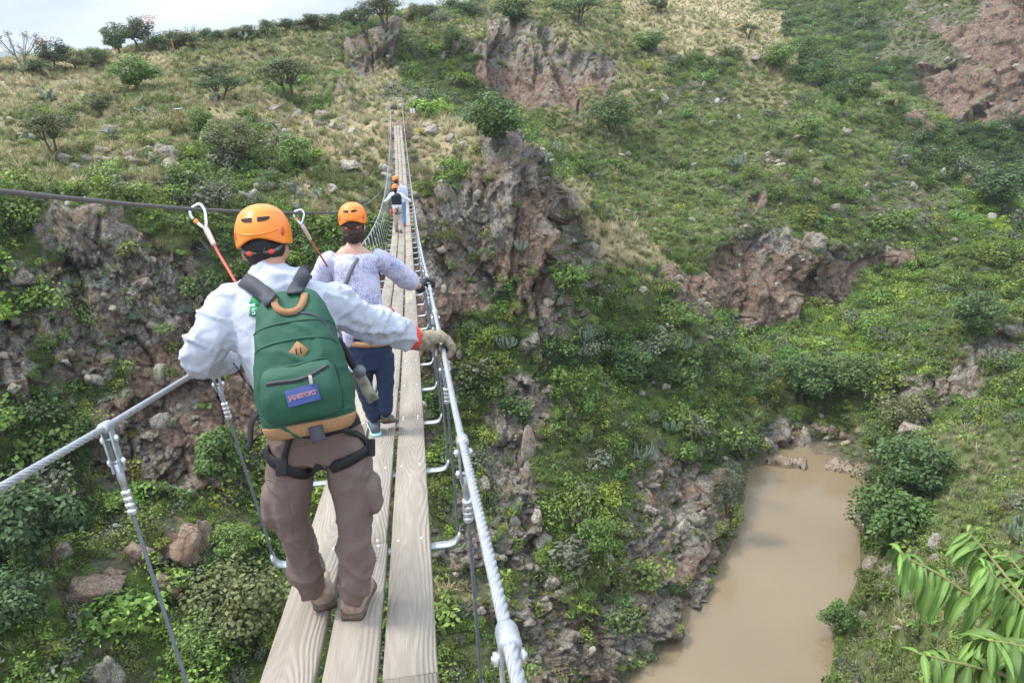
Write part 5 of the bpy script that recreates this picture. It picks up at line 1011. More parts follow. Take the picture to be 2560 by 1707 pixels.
# per cover letter:     R     B     D     M     G     L     K     S     W
GRN = np.array([[.13, .16, .06], [.11, .14, .05], [.20, .20, .08], [.16, .19, .075], [.125, .175, .055], [.155, .22, .06], [.075, .115, .04], [.13, .17, .06], [.13, .17, .06], [.15, .20, .07]])*np.array([1.24, 1.27, .86])
RAD = np.array([.55, .5, .45, .62, .95, .85, 1.2, .65, .4, .7])
def tints(k, g, n):
    t = GRN[k]*(1+g.normal(0, .18, (n, 1))); h = g.normal(0, 1, n)
    t = t*(1+np.stack([h*.14, h*.03, -h*.05], 1))
    u = g.uniform(0, 1, n)[:, None]; t = np.where(u < .13, t*np.array([1.2, 1.22, .9]), t); t = np.where((u > .13) & (u < .25), np.array([.17, .185, .115])*(1+g.normal(0, .15, (n, 1))), t); t = np.where(u > .9, t*.62, t)
    return np.clip(t, .02, .6)
BIG = []
P, k, Nn, g = pick([.13, .05, .05, .26, .62, .85, .62, .5, 0, .42], 11)
n = len(P); r = RAD[k]*np.exp(g.normal(0, .38, n)); r = np.clip(r, .25, 2.2); tn = tints(k, g, n)
idx = g.integers(0, 14, n); idx = np.where(((k == 3) | (k == 9)) & (g.uniform(0, 1, n) < .5), g.integers(11, 14, n), idx)
keep = np.ones(n, bool)
bx, by = project(P); dd = np.linalg.norm(P-np.array([0, 0, CAMZ]), axis=1)
vis_sz = r/dd
infr = (bx > 15) & (bx < 2337) & (by > 15) & (by < 1550) & (idx < 14)
order = np.argsort(-np.where(infr, vis_sz, 0))[:420]
rotv = np.stack([g.normal(0, .12, n), g.normal(0, .12, n), g.uniform(0, 6.28, n)], 1)
sclv = np.stack([r*g.uniform(.85, 1.15, n), r*g.uniform(.85, 1.15, n), r*g.uniform(.75, 1.15, n)], 1)
SHR = dict(P=P, rot=rotv, scl=sclv, idx=idx, tint=tn, k=k, order=order, x=bx, y=by)
ALLB = BUSH+FINE+THORN+HERB
P = P-np.array([0, 0, .08])
keep[order[:285]] = False
C_BUSH = proto_col('bush_source', ALLB)
scatter('undergrowth', C_BUSH, P[keep], rotv[keep], sclv[keep], idx[keep], tn[keep], 'low green bushes and herbs covering the gorge slopes', 'undergrowth')
# low herb carpet
P, k, Nn, g = pick([.3, .10, .25, 1.4, 3.0, 4.4, 3.0, 2.4, 0, 2.2], 12); n = len(P); r = np.clip(.33*np.exp(g.normal(0, .38, n)), .13, .8)
scatter('ground_cover', C_BUSH, P-np.array([0, 0, .05]), np.stack([g.normal(0, .2, n), g.normal(0, .2, n), g.uniform(0, 6.28, n)], 1), np.stack([r, r, r*g.uniform(.6, 1.2, n)], 1), g.choice([14, 15, 16, 17, 0, 2, 4, 7, 8], n), tints(k, g, n), 'low leafy herbs carpeting the slopes between the rocks', 'ground cover')
# grass
C_TUFT = proto_col('tuft_source', TUFT)
P, k, Nn, g = pick([.3, .12, 3.2, 3.2, 1.3, .9, .4, 1.0, 0, 3.4], 13); n = len(P)
GT = np.array([[.3, .26, .13], [.3, .25, .13], [.46, .40, .24], [.36, .31, .15], [.18, .22, .07], [.18, .25, .06], [.11, .15, .05], [.24, .24, .1], [.2, .2, .1], [.24, .28, .10]])
dry = g.uniform(0, 1, n)[:, None]; t = GT[k]*(1+g.normal(0, .15, (n, 1))); nn_ = fbm(P*.35, 3, 77)
t = np.where((k == 3)[:, None], np.where((nn_+g.normal(0, .25, n) > .02)[:, None], np.array([.42, .37, .20]), np.array([.2, .23, .08]))*(1+g.normal(0, .15, (n, 1))), t)
t = np.where(((k == 2) & (g.uniform(0, 1, n) < .33))[:, None], np.array([.24, .27, .10])*(1+g.normal(0, .15, (n, 1))), t)
t = np.where(((k == 9) & (nn_+g.normal(0, .2, n) > .12))[:, None], np.array([.38, .35, .19])*(1+g.normal(0, .15, (n, 1))), t)
h = np.clip(np.array([.35, .3, .5, .5, .45, .45, .45, .4, .4, .45])[k]*np.exp(g.normal(0, .3, n)), .15, 1.1)
scatter('grass', C_TUFT, P, np.stack([g.normal(0, .2, n), g.normal(0, .2, n), g.uniform(0, 6.28, n)], 1), np.stack([h*1.1, h*1.1, h], 1), g.integers(0, 5, n), np.clip(t, .03, .7), 'dry and green grass tufts growing over the hillside', 'grass')
# loose stones
C_PEB = proto_col('stone_source', PEB+STONES[:3])
P, k, Nn, g = pick([.25, .2, .05, .07, .08, .03, .03, .75, 0, .07], 14); n = len(P); r = np.clip(.2*np.exp(g.normal(0, .5, n)), .08, .75)
sh = g.uniform(.75, 1.35, n)[:, None]*np.array([1, .98, .93])
scatter('loose_stones', C_PEB, P, np.stack([g.uniform(0, .6, n), g.uniform(0, .6, n), g.uniform(0, 6.28, n)], 1), np.stack([r, r*g.uniform(.6, 1, n), r*g.uniform(.5, 1, n)], 1), g.integers(0, 7, n), sh, 'grey lichen covered stones strewn over the slopes', 'stones')
HAZE = .0002
# ------------------------------------------------------------------ far country
mt = simple('plain_scrub', (.13, .15, .07), .95, var=.4, scale=.02)
an = np.linspace(AZ0-.3, AZ1+.3, 60); V_ = np.concatenate([np.stack([r*np.sin(an), r*np.cos(an), np.full(60, CAMZ-45+0*r)], 1) for r in (370., 1200., 8000.)]); jj = np.arange(59)
tag(link('plain', mesh_np('plain', V_, np.concatenate([np.stack([q*60+jj, q*60+jj+1, (q+1)*60+jj+1, (q+1)*60+jj], 1) for q in (0, 1)]), False), mt), kind='structure')
hn = 160; az_h = np.linspace(math.radians(-60), math.radians(5), hn); V_ = []
for q, (rr, hh) in enumerate(((2300, -45), (2700, .55), (3100, 1.0), (3500, .6), (4200, -45))):
    for a in az_h:
        z_ = hh if hh < 0 else hh*(30+26*math.sin(a*9+1.2)+11*math.sin(a*31+2)+5*math.sin(a*77)); V_.append((rr*math.sin(a), rr*math.cos(a), CAMZ+z_-(0 if hh < 0 else 4)))
i = np.arange(4)[:, None]*hn; j = np.arange(hn-1)[None]
tag(link('hills', mesh_np('hills', V_, np.stack([i+j, i+j+1, i+hn+j+1, i+hn+j], -1).reshape(-1, 4)), simple('hill_forest', (.075, .10, .06), .95, var=.3, scale=.01)), kind='structure')
# ------------------------------------------------------------------ where a sight line meets the land
TX, TY = project(T); TD = np.linalg.norm(T-np.array([0, 0, CAMZ]), axis=1); INF = (TX > -400) & (TX < 2700) & (TY > -200) & (TY < 1800) & (((T-np.array([0, 0, CAMZ]))@FWD) > 5)
IDX = np.nonzero(INF)[0]; GX = (TX[IDX]//20).astype(int); GY = (TY[IDX]//20).astype(int); CELL = {}
for q, gx, gy in zip(IDX, GX, GY): CELL.setdefault((gx, gy), []).append(q)
def terr(x, y):
    for tol in (6, 10, 18, 30):
        c = [q for dx in range(-2, 3) for dy in range(-2, 3) for q in CELL.get((int(x//20)+dx, int(y//20)+dy), ())]
        if not c: continue
        c = np.array(c); m_ = np.hypot(TX[c]-x, TY[c]-y) < tol
        if m_.any(): c = c[m_]; return T[c[np.argmin(TD[c])]], float(TD[c].min())
    P_ = PR(x, y, 90); return np.array(P_), 90.0
def settint(o, t): o['tint'] = [float(q) for q in t]
settint(ab_, (.8, .6, .5))
# ------------------------------------------------------------------ trees
def crown_mesh(seed, kind, n, leaf, lobes):
    g = np.random.default_rng(seed); mb = MB(); wood = MB()
    if kind == 'umbrella': a = g.uniform(0, 6.28, lobes); r = np.sqrt(g.uniform(.02, 1, lobes))*.46; ct = np.stack([np.cos(a)*r, np.sin(a)*r, .80-.2*(r/.46)**2+g.normal(0, .06, lobes)], 1); lr = g.uniform(.13, .20, lobes); fl = .55
    elif kind == 'weeping': a = g.uniform(0, 6.28, lobes); r = np.sqrt(g.uniform(0, 1, lobes))*.36; ct = np.stack([np.cos(a)*r, np.sin(a)*r, g.uniform(.2, .85, lobes)], 1); lr = g.uniform(.12, .2, lobes); fl = 1.5
    elif kind == 'scrub': a = g.uniform(0, 6.28, lobes); r = np.sqrt(g.uniform(0, 1, lobes))*.42; ct = np.stack([np.cos(a)*r, np.sin(a)*r, g.uniform(.15, .85, lobes)*(1-.5*(r/.42)**2)], 1); lr = g.uniform(.14, .22, lobes); fl = .9
    elif kind == 'bare': a = g.uniform(0, 6.28, lobes); r = np.sqrt(g.uniform(.1, 1, lobes))*.48; ct = np.stack([np.cos(a)*r, np.sin(a)*r, g.uniform(.45, .95, lobes)], 1); lr = g.uniform(.08, .14, lobes); fl = 1
    else: d = unit(g.normal(size=(lobes, 3))); ct = d*np.cbrt(g.uniform(.1, 1, lobes))[:, None]*np.array([.36, .36, .28])+np.array([0, 0, .58]); lr = g.uniform(.13, .22, lobes); fl = .85
    k = g.integers(0, lobes, n); d = unit(g.normal(size=(n, 3))); C = ct[k]+d*(lr[k]*g.uniform(.35, 1.1, n)**.5)[:, None]*np.array([1, 1, fl]); C[:, 2] = np.maximum(C[:, 2], .03)
    N_ = unit(d+np.array([0, 0, .8])+g.normal(0, .5, (n, 3))); Vv, Ff = leaves(C, N_, leaf*g.uniform(.6, 1.4, n), .6, g); mb.add(Vv, Ff, 0, np.repeat(np.clip(g.normal(1, .24, n), .5, 1.7)*g.uniform(.8, 1.2, lobes)[k], 4))
    stems = 1 if kind == 'round' else 3; fork = []
    for q in range(stems):
        a = q*2.1+g.uniform(0, .6); b0 = np.array([.025*math.cos(a), .025*math.sin(a), -.1]); f_ = np.array([.10*math.cos(a), .10*math.sin(a), g.uniform(.28, .38)]); m_ = (b0+f_)/2+g.normal(0, .012, 3)
        wood.add(*[x if not isinstance(x, list) else x[0] for x in tube(cpath([b0, m_, f_], 4), np.linspace(.028 if stems > 1 else .036, .017, 9), 8)], 0); fork.append(f_)
    for q in range(lobes):
        f_ = fork[int(np.argmin([np.linalg.norm(ct[q][:2]-x[:2]) for x in fork]))]; m_ = f_*.5+ct[q]*.5+np.array([0, 0, -.05])+g.normal(0, .02, 3)
        wood.add(*[x if not isinstance(x, list) else x[0] for x in tube(cpath([f_, m_, ct[q]], 3), np.linspace(.011, .004, 7), 5)], 0)
        for w_ in range(3 if kind != 'bare' else 9):
            e_ = ct[q]+unit(g.normal(size=(1, 3)))[0]*lr[q]*1.0; wood.add(*twig(ct[q]*.8+m_*.2, e_, .0035, .0012, 4), 0)
    cm = mb.mesh('crown', [M_LEAF]); wm = wood.mesh('trunk', [M_GREYBARK if kind == 'bare' else M_BARK]); return cm, wm
TREES = {k: crown_mesh(300+i, *a) for i, (k, a) in enumerate(dict(umbrella=('umbrella', 3800, .038, 34), umbrella2=('umbrella', 3000, .042, 26), round=('round', 2800, .055, 18), round2=('round', 3300, .045, 24), broad=('round', 2400, .065, 15), weeping=('weeping', 2600, .04, 20), scrub=('scrub', 2400, .055, 18), bare=('bare', 260, .035, 20)).items())}
def tree(kind, x, y, wpx, hpx, tint, label, cat='tree', name='tree', group=None, flowers=None):
    P_, d = terr(x, y); s_ = d/1794.0; root = empty(name, P_-np.array([0, 0, .05])); tag(root, label, cat, group)
    cm, wm = TREES[kind]; sc = (wpx*s_, wpx*s_, hpx*s_*1.04); rz = random.uniform(0, 6.28)
    for nm, m_ in (('crown', cm), ('trunk', wm)):
        o = bpy.data.objects.new(nm, m_); COL.objects.link(o); o.parent = root; o.scale = sc; o.rotation_euler = (0, 0, rz)
        if nm == 'crown': settint(o, tint)
    if flowers is not None:
        g = np.random.default_rng(int(x)); mb = MB(); n_ = 90; C = np.array([flowers, 0, hpx*.86])*s_+g.normal(0, 1, (n_, 3))*np.array([.10, .10, .07])*wpx*s_; Vv, Ff = leaves(C, unit(g.normal(size=(n_, 3))), .22, .7, g); o = bpy.data.objects.new('blossom', mb.mesh('blossom', [M_ORANGE]) if mb.add(Vv, Ff) is None else None); COL.objects.link(o); o.parent = root
    return root
G0 = (.115, .165, .05); GB = (.17, .25, .06); GD = (.07, .105, .035); GO = (.17, .18, .075); GA = (.10, .125, .045); GY = (.22, .26, .08)
for a in [
 ('umbrella', 672, 233, 122, 92, GA, 'flat topped dark acacia with leaning forked trunk on the dry hillside'),
 ('umbrella2', 838, 72, 70, 56, GA, 'flat topped acacia on the skyline nearest the highest bluff'),
 ('umbrella', 885, 60, 92, 66, GA, 'wide flat topped acacia on the skyline beside another acacia'),
 ('round', 1180, 55, 100, 66, G0, 'bright green spreading tree on the plateau above the reddish bluff'),
 ('umbrella2', 1325, 52, 115, 62, G0, 'pale green spreading tree on the grassy plateau over the bluff'),
 ('round2', 1516, 26, 48, 32, GD, 'small dark rounded tree alone on the tan grass crest'),
 ('round', 1140, 338, 150, 128, (.10, .16, .045), 'large leafy green tree on the tip of the spur beside the bridge end'),
 ('round2', 1406, 305, 118, 96, G0, 'dense rounded green tree in the middle of the far hillside'),
 ('round', 1490, 118, 90, 48, GB, 'bright green spreading shrub tree below the tan grass crest'),
 ('round2', 1035, 122, 56, 66, G0, 'dense green tree in the gap between the two bluffs'),
 ('bare', 58, 158, 84, 72, (.14, .14, .09), 'bare grey twiggy tree at the low end of the skyline'),
 ('round2', 178, 160, 70, 42, GO, 'low olive green tree next to the orange flowered tree on the skyline'),
 ('round', 268, 128, 62, 64, G0, 'tall dark green tree on the skyline'),
 ('round', 320, 208, 108, 76, GB, 'bright green bushy tree on the open dry slope'),
 ('umbrella2', 492, 188, 82, 44, GA, 'small flat topped acacia on the open dry slope'),
 ('umbrella2', 512, 232, 104, 60, GD, 'low spreading dark acacia beside the grey cactus on the slope'),
 ('umbrella', 126, 352, 104, 84, (.12, .13, .05), 'dark thorny acacia low on the dry slope at the frame edge'),
 ('round2', 240, 258, 62, 44, GO, 'small olive bush tree on the open grass slope'),
 ('round', 686, 388, 94, 86, GB, 'bright green rounded tree on the slope behind the orange helmet'),
 ('round2', 540, 375, 130, 100, GO, 'big olive green thicket tree above the cliff'),
 ('round2', 468, 302, 56, 60, GB, 'small bright green tree behind the wooden post'),
 ('round', 1850, 925, 140, 124, (.085, .14, .045), 'dark green broadleaf tree over the ravine above the dam'),
 ('round2', 1950, 905, 118, 100, G0, 'green tree at the foot of the lime green slope'),
 ('round2', 2062, 985, 112, 88, GO, 'olive feathery tree on the bank beyond the dam'),
 ('broad', 2032, 1262, 165, 152, (.105, .18, .045), 'large glossy green tree leaning over the river bank'),
 ('round', 2085, 1140, 175, 140, (.085, .145, .045), 'wide dark green tree on the bank beside the dam'),
 ('umbrella2', 2020, 1030, 95, 62, G0, 'flat spreading green tree just past the dam end'),
 ('broad', 1918, 1452, 86, 78, (.11, .18, .045), 'small dense bush tree at the water edge of the near bank'),
 ('umbrella2', 1722, 88, 48, 34, GA, 'tiny flat topped acacia on the end of the tan crest'),
 ('umbrella2', 2058, 250, 66, 34, GY, 'yellow green flat topped acacia at the rim of the far valley'),
 ('broad', 115, 1300, 190, 190, (.075, .125, .045), 'dark broadleaf tree against the foot of the brown cliff'),
 ('broad', 520, 1118, 140, 150, (.12, .19, .05), 'bright leafy sapling tree growing beside the grey rock rib under the bridge'),
 ('round2', 565, 1452, 240, 170, (.15, .17, .06), 'broad olive bush tree under the left edge of the planks'),
 ('round', 545, 1290, 110, 105, GB, 'rounded bright green tree below the hanger of the bridge'),
 ('weeping', 1672, 1180, 80, 120, (.13, .15, .09), 'grey green weeping tree trailing over the muddy water'),
 ('round', 1378, 1285, 110, 118, (.14, .22, .05), 'bright green bush tree on the slope beside the rock rib'),
 ('round', 60, 1440, 150, 130, (.075, .125, .045), 'dark leafy tree at the bottom of the gorge slope'),
 ('round2', 470, 1520, 150, 120, GB, 'light green bush tree low in the gorge beneath the planks'),
 ('round', 1450, 880, 120, 100, (.10, .165, .045), 'lush green tree on the slope behind the spur'),
 ('round2', 1560, 760, 90, 70, GB, 'bright green tree under the dark overhanging cliff'),
 ('round', 2230, 760, 110, 90, (.09, .145, .045), 'dark green tree above the columnar cliff'),
 ('round2', 2300, 470, 130, 90, (.085, .14, .05), 'dark green tree in the far valley'),
 ('round', 1860, 330, 70, 70, GB, 'bright green tree high on the far hillside beside dark rocks'),
 ('round2', 1790, 160, 90, 60, GB, 'light green tree near the shoulder of the far hill'),
 ]: tree(*a)
for x, y, w, h, fx, lb in ((128, 158, 74, 60, -14, 'dark tree with an orange blossom patch at the low end of the skyline'), (322, 118, 82, 62, 26, 'dark skyline tree with orange blossom at its top')):
    tree('round2', x, y, w, h, (.08, .10, .045), lb, flowers=fx)
# shrubs along the skyline
sky_x = [(15, 168), (95, 160), (215, 148), (360, 108), (392, 102), (430, 98), (470, 92), (505, 86), (540, 82), (575, 78), (610, 74), (655, 68), (690, 64), (725, 60), (760, 56), (800, 52), (950, 38), (985, 34), (1030, 26), (1075, 22)]
for q, (x, y) in enumerate(sky_x):
    tree(['scrub', 'scrub', 'round2'][q % 3], x, y+4, random.uniform(46, 84), random.uniform(22, 40), [GO, GA, G0, GD][q % 4], 'low scrub tree standing on the hill skyline against the sky', 'tree', 'tree', 'scrub trees along the skyline')
# ------------------------------------------------------------------ shrubs one by one
pick_ = [q for q in SHR['order'] if True][:285]; rest = SHR['order'][285:]
def zone(x, y):
    if y < 500 and x < 1080: return 'on the dry hillside past the bridge'
    if x < 960 and y < 1080: return 'growing on the brown cliff below the bridge'
    if x < 1080: return 'on the slope at the foot of the brown cliff'
    if x > 1900 and y > 950: return 'on the grassy river bank'
    if x > 1780 and y < 560: return 'high on the far hillside'
    if y < 720 and x > 1330: return 'on the hillside across the ravine'
    if x < 1330: return 'around the rock spur'
    return 'on the green slope above the river'
SH_ME = {}
for q in pick_:
    me_ = ALLB[int(SHR['idx'][q])]; o = bpy.data.objects.new('shrub', me_); COL.objects.link(o); o.location = (SHR['P'][q]-np.array([0, 0, .08])).tolist(); o.rotation_euler = SHR['rot'][q].tolist(); o.scale = SHR['scl'][q].tolist(); t = SHR['tint'][q]; settint(o, t)
    adj = 'dark green' if t.sum() < .26 else ('grey green' if t[2] > .095 else ('bright lime green' if t[1] > .215 else ('olive' if t[0] > .14 else 'mid green'))); kd = 'twiggy' if 11 <= SHR['idx'][q] < 14 else ('fine leaved' if SHR['idx'][q] >= 7 else 'leafy'); zn = zone(SHR['x'][q], SHR['y'][q])
    tag(o, '%s %s shrub %s' % (adj, kd, zn), 'shrub', '%s %s shrubs %s' % (adj, kd, zn))
# ------------------------------------------------------------------ cacti
M_NOPAL = simple('cactus_skin', (.20, .25, .19), .6, bump=.3, scale=60, var=.2); M_CAND = simple('candelabra_skin', (.17, .22, .15), .7, bump=.3, scale=30, var=.25)
def nopal_mesh(seed):
    g = np.random.default_rng(seed); m_ = MB(); st = [(np.array([0, 0, 0.]), np.array([0, 0, 1.]))]; n_ = 0
    while n_ < 24 and st:
        p, d = st.pop(0); L_ = g.uniform(.24, .36); a = unit((d+g.normal(0, .35, 3)+np.array([0, 0, .25]))[None])[0]; s_ = unit(np.cross(a, g.normal(size=3))[None])[0]; f_ = np.cross(a, s_); c = p+a*L_*.5
        m_.add(*ball(c, [L_*.36, L_*.055, L_*.54], np.stack([s_, f_, a]))); n_ += 1
        for w in range(g.integers(1, 4)): st.append((p+a*L_*.9+s_*g.uniform(-.3, .3)*L_*.6, unit((a+s_*g.uniform(-1, 1)*.9)[None])[0]))
    return m_.mesh('cactus', [M_NOPAL])
def cand_mesh(seed):
    g = np.random.default_rng(seed); m_ = MB()
    for q in range(17):
        a = q*.95+g.uniform(-.2, .2); r = g.uniform(.25, .62); h_ = g.uniform(.65, 1.0); P_ = cpath([(0, 0, -.1), (math.cos(a)*r*.6, math.sin(a)*r*.6, .18), (math.cos(a)*r, math.sin(a)*r, .5*h_), (math.cos(a)*r*1.08, math.sin(a)*r*1.08, h_)], 5)
        v_, f_ = tube(P_, np.interp(np.linspace(0, 1, len(P_)), [0, .5, .92, 1], [.05, .055, .05, .02]), 12, 6, 9.0); m_.add(v_, f_[0]); 
    return m_.mesh('cactus', [M_CAND])
def yucca_mesh(seed):
    g = np.random.default_rng(seed); m_ = MB(); n_ = 60; d = unit(g.normal(size=(n_, 3))); d[:, 2] = np.abs(d[:, 2])*.9+.12; d = unit(d)
    for q in range(n_): e_ = d[q]*g.uniform(.7, 1); m_.add(*twig(d[q]*.05, e_, .035, .004, 3))
    return m_.mesh('agave', [M_NOPAL])
NOP = [nopal_mesh(i) for i in range(3)]; CAN = [cand_mesh(i) for i in range(3)]; YUC = [yucca_mesh(i) for i in range(2)]
def put(name, me_, x, y, wpx, label, cat, group=None, ratio=1.0, hz=None, sink=.04, rot=None):
    P_, d = terr(x, y); s_ = wpx*d/1794.0/2; o = bpy.data.objects.new(name, me_); COL.objects.link(o); o.location = (P_-np.array([0, 0, sink*s_])).tolist(); o.scale = (s_, s_*random.uniform(.8, 1.1), s_*ratio); o.rotation_euler = rot or (0, 0, random.uniform(0, 6.28)); tag(o, label, cat, group); return o
for q, (x, y, w) in enumerate([(110, 238, 50), (268, 318, 62), (490, 240, 48), (560, 100, 40), (330, 262, 44), (640, 300, 40), (735, 455, 46), (40, 330, 50), (1250, 395, 60), (2110, 1210, 60)]):
    put('prickly_pear_cactus', NOP[q % 3], x, y, w, ['grey prickly pear cactus on the open dry slope', 'large grey prickly pear cactus in front of the wooden post', 'grey prickly pear cactus on a rock beside the low dark acacia', 'grey prickly pear cactus just under the skyline shrubs', 'small prickly pear cactus below the bright green bushy tree', 'prickly pear cactus above the bright tree on the cliff top', 'round grey prickly pear behind the helmets', 'prickly pear cactus at the edge of the dry slope', 'prickly pear hanging at the spur edge under its tree', 'pale prickly pear on the river bank beside the large glossy tree'][q], 'cactus', None, 1.1)
for q, (x, y, w, h) in enumerate([(1168, 795, 84, .95), (1342, 780, 80, 1.1), (1565, 800, 84, .95), (1482, 1050, 90, .9), (1195, 575, 70, .8), (1345, 1010, 60, 1.1), (1545, 985, 80, .9), (2345, 1240, 110, .8), (1400, 1060, 60, 1), (1690, 380, 70, .8), (1185, 1170, 50, 1)]):
    put('candelabra_cactus', CAN[q % 3], x, y, w, ['rounded blue green candelabra cactus on the rock rib beside the spur', 'upright grey candelabra cactus in lush green on the slope', 'dark tangled candelabra cactus below the overhanging cliff', 'pale candelabra cactus low on the slope above the water', 'blue green cactus hanging in the middle of the spur face', 'thin grey branching cactus against the rock rib', 'grey tangled cactus at the brink above the weeping tree', 'wide grey green cactus at the frame edge on the river bank', 'branching pale cactus amid lush green shrubs', 'dark grey cactus high over the middle cliff', 'small cactus beside the white topped stone pillar'][q], 'cactus', None, h)
for q, (x, y, w) in enumerate([(165, 650, 56), (310, 735, 54), (420, 720, 44), (250, 650, 40), (1260, 620, 44)]):
    put('agave', YUC[q % 2], x, y, w, ['spiky pale agave rosette near the top of the brown cliff', 'spiky agave rosette in the middle of the cliff shrubs', 'small agave rosette beside the cliff shrubs', 'narrow agave rosette on the grey cliff band', 'agave rosette on the reddish spur face'][q], 'agave')
# ------------------------------------------------------------------ boulders one by one
def boulder(x, y, w, h, v, tint, label, group=None, lean=0):
    P_, d = terr(x, y); s_ = d/1794.0*(.62 if d > 78 and x > 1300 else 1.0); o = bpy.data.objects.new('boulder', STONES[v % 7]); COL.objects.link(o); o.location = (P_+np.array([0, 0, h*s_*(.04 if d < 78 or x < 1300 else -.06)])).tolist(); o.scale = (w*s_*.46, w*s_*.38, h*s_*.5); o.rotation_euler = (random.uniform(-.1, .1), lean, random.uniform(-.5, .5)); settint(o, tint); tag(o, label, 'boulder', group); return o
W1 = (1.45, 1.43, 1.4); W2 = (1.0, .98, .96); PK = (.88, .70, .61); BW = (.8, .66, .58)
for q, a in enumerate([(800, 378, 58, 30, W1, 'pale broad boulder on the grass slope before the bridge end'), (882, 392, 44, 36, W1, 'pale boulder beside the planks just past the black vest'), (935, 408, 30, 40, W2, 'dark grey boulder leaning beside the hand cable'), (993, 298, 44, 26, W1, 'pale flat boulder on the tan crest past the portal'), (1062, 330, 26, 20, W1, 'small pale boulder near the spur tree'), (790, 272, 30, 20, W2, 'grey boulder uphill from the planks'), (808, 302, 32, 22, W1, 'pale boulder left of the portal frame'), (925, 246, 24, 16, W1, 'whitish stone behind the portal frame'), (688, 262, 30, 24, W2, 'grey stone beneath the flat topped acacia'), (735, 258, 40, 18, W2, 'low grey stones beside the acacia trunk'), (640, 250, 40, 16, W2, 'low flat rock left of the acacia trunk'), (385, 358, 66, 52, W2, 'dark split boulder on the slope below the post'), (305, 372, 34, 26, W2, 'grey boulder beside the split boulder'), (235, 368, 40, 26, W1, 'pale lichen boulder in the grass below the cactus'), (335, 342, 40, 18, W1, 'flat pale boulder above the split boulder'), (562, 452, 38, 32, W2, 'round dark boulder in the green above the cable'), (690, 440, 26, 20, W1, 'small pale rock near the second helmet'), (760, 435, 34, 28, W1, 'pale rock behind the printed blouse person'), (590, 320, 30, 44, W2, 'tall grey rock in the thicket above the cliff'), (170, 420, 36, 20, W1, 'pale rock in the grass above the dark cable'), (450, 415, 30, 22, PK, 'pinkish rock above the dark cable'),
    (430, 1262, 92, 88, PK, 'large pink split boulder on the slope under the bridge'), (470, 1240, 40, 90, PK, 'narrow leaning pink slab beside the large split boulder'), (320, 1278, 62, 58, PK, 'pale pinkish boulder left of the large split boulder'), (215, 1352, 118, 66, PK, 'long pink slab boulder among bushes'), (262, 1318, 44, 34, PK, 'small pink boulder above the long slab'), (388, 1345, 66, 62, PK, 'pink angular boulder beside the near hanger'), (252, 1548, 62, 84, W2, 'dark upright boulder at the bottom of the gorge slope'), (480, 1370, 40, 44, PK, 'small pink rock below the large split boulder'), (130, 1490, 44, 34, W2, 'dark boulder in the bushes at the bottom edge'), (145, 1270, 40, 50, W2, 'grey boulder at the foot of the dark tree'),
    (1213, 1035, 36, 116, W1, 'tall white topped stone pillar on the rock rib'), (1235, 1190, 34, 44, W1, 'round white stone on the rock rib below the pillar'), (1180, 1195, 30, 40, W2, 'grey stone on the rock rib beside the round white stone'), (1345, 1250, 44, 40, W1, 'whitish boulder low on the green slope'), (1400, 1290, 40, 46, W1, 'pale boulder cluster above the river edge'), (1265, 1345, 50, 44, W1, 'pale cluster of rocks at the lower rib'), (1490, 1170, 34, 30, W2, 'grey rock in the shrubs above the water'), (1570, 1210, 30, 44, W1, 'white upright stone near the cliff over the water'), (1480, 665, 24, 20, W1, 'small white rock in the green slope'), (1310, 470, 34, 60, W2, 'grey rock fin at the end of the spur crest'),
    (1530, 230, 36, 40, W1, 'pale split rock on the far hillside'), (1515, 260, 26, 30, W1, 'small pale rock below the split rock'), (1650, 230, 30, 26, W1, 'pale round rock on the far hillside'), (1625, 236, 22, 24, W1, 'small round pale rock on the far hillside'), (1700, 270, 18, 26, W1, 'narrow pale rock on the far hillside'), (1590, 500, 38, 30, W1, 'rounded boulder above the tan crest'), (1440, 480, 34, 26, W1, 'pale boulder near the middle of the ravine slope'), (1880, 420, 32, 44, W1, 'pale upright rock over the middle cliff'), (1990, 430, 34, 54, W2, 'grey fin of rock over the middle cliff'), (2100, 430, 26, 40, W1, 'white narrow rock high over the middle cliff'), (2160, 400, 36, 60, W1, 'large pale rock at the shoulder of the far hill'), (2220, 420, 50, 80, PK, 'pinkish crag on the end of the far hill'), (2280, 500, 44, 40, W1, 'pale crag low on the edge of the far hill'), (1740, 130, 44, 30, W2, 'grey rock heap under the tan crest'), (1500, 75, 60, 30, W2, 'grey rock ledge on the plateau beside the bluff'),
    (1830, 1018, 66, 50, PK, 'pinkish boulder behind the dam wall'), (1855, 1008, 30, 56, W1, 'pale upright stone behind the dam gap'), (1915, 1000, 22, 50, PK, 'narrow pink standing stone past the dam gap'), (1940, 1005, 30, 30, PK, 'small pinkish rock beside the stream'), (1765, 1010, 34, 40, W1, 'grey rock at the dam wall end'), (2085, 990, 56, 36, W1, 'white boulder in the grass beyond the dam'), (2085, 1040, 40, 26, PK, 'pinkish rock beside the dark bank tree'), (2320, 930, 28, 26, W2, 'grey round boulder on the upper river bank'), (1990, 1090, 22, 44, W2, 'grey stone at the dam shoulder'), (2000, 1300, 40, 50, W2, 'dark rock under the large glossy tree'), (2040, 1315, 36, 44, W2, 'dark rock on the bank beneath the glossy tree'), (2140, 1250, 36, 44, W1, 'pale broken rock on the river bank'), (1890, 1480, 26, 20, W1, 'small pale stone at the near waterline'), (2060, 1440, 22, 18, W1, 'small white stone in the bank grass')]):
    x, y, w, h, tn_, lb = a; boulder(x, y, w, h, q*3+q//5, tn_, lb)
g = np.random.default_rng(5)
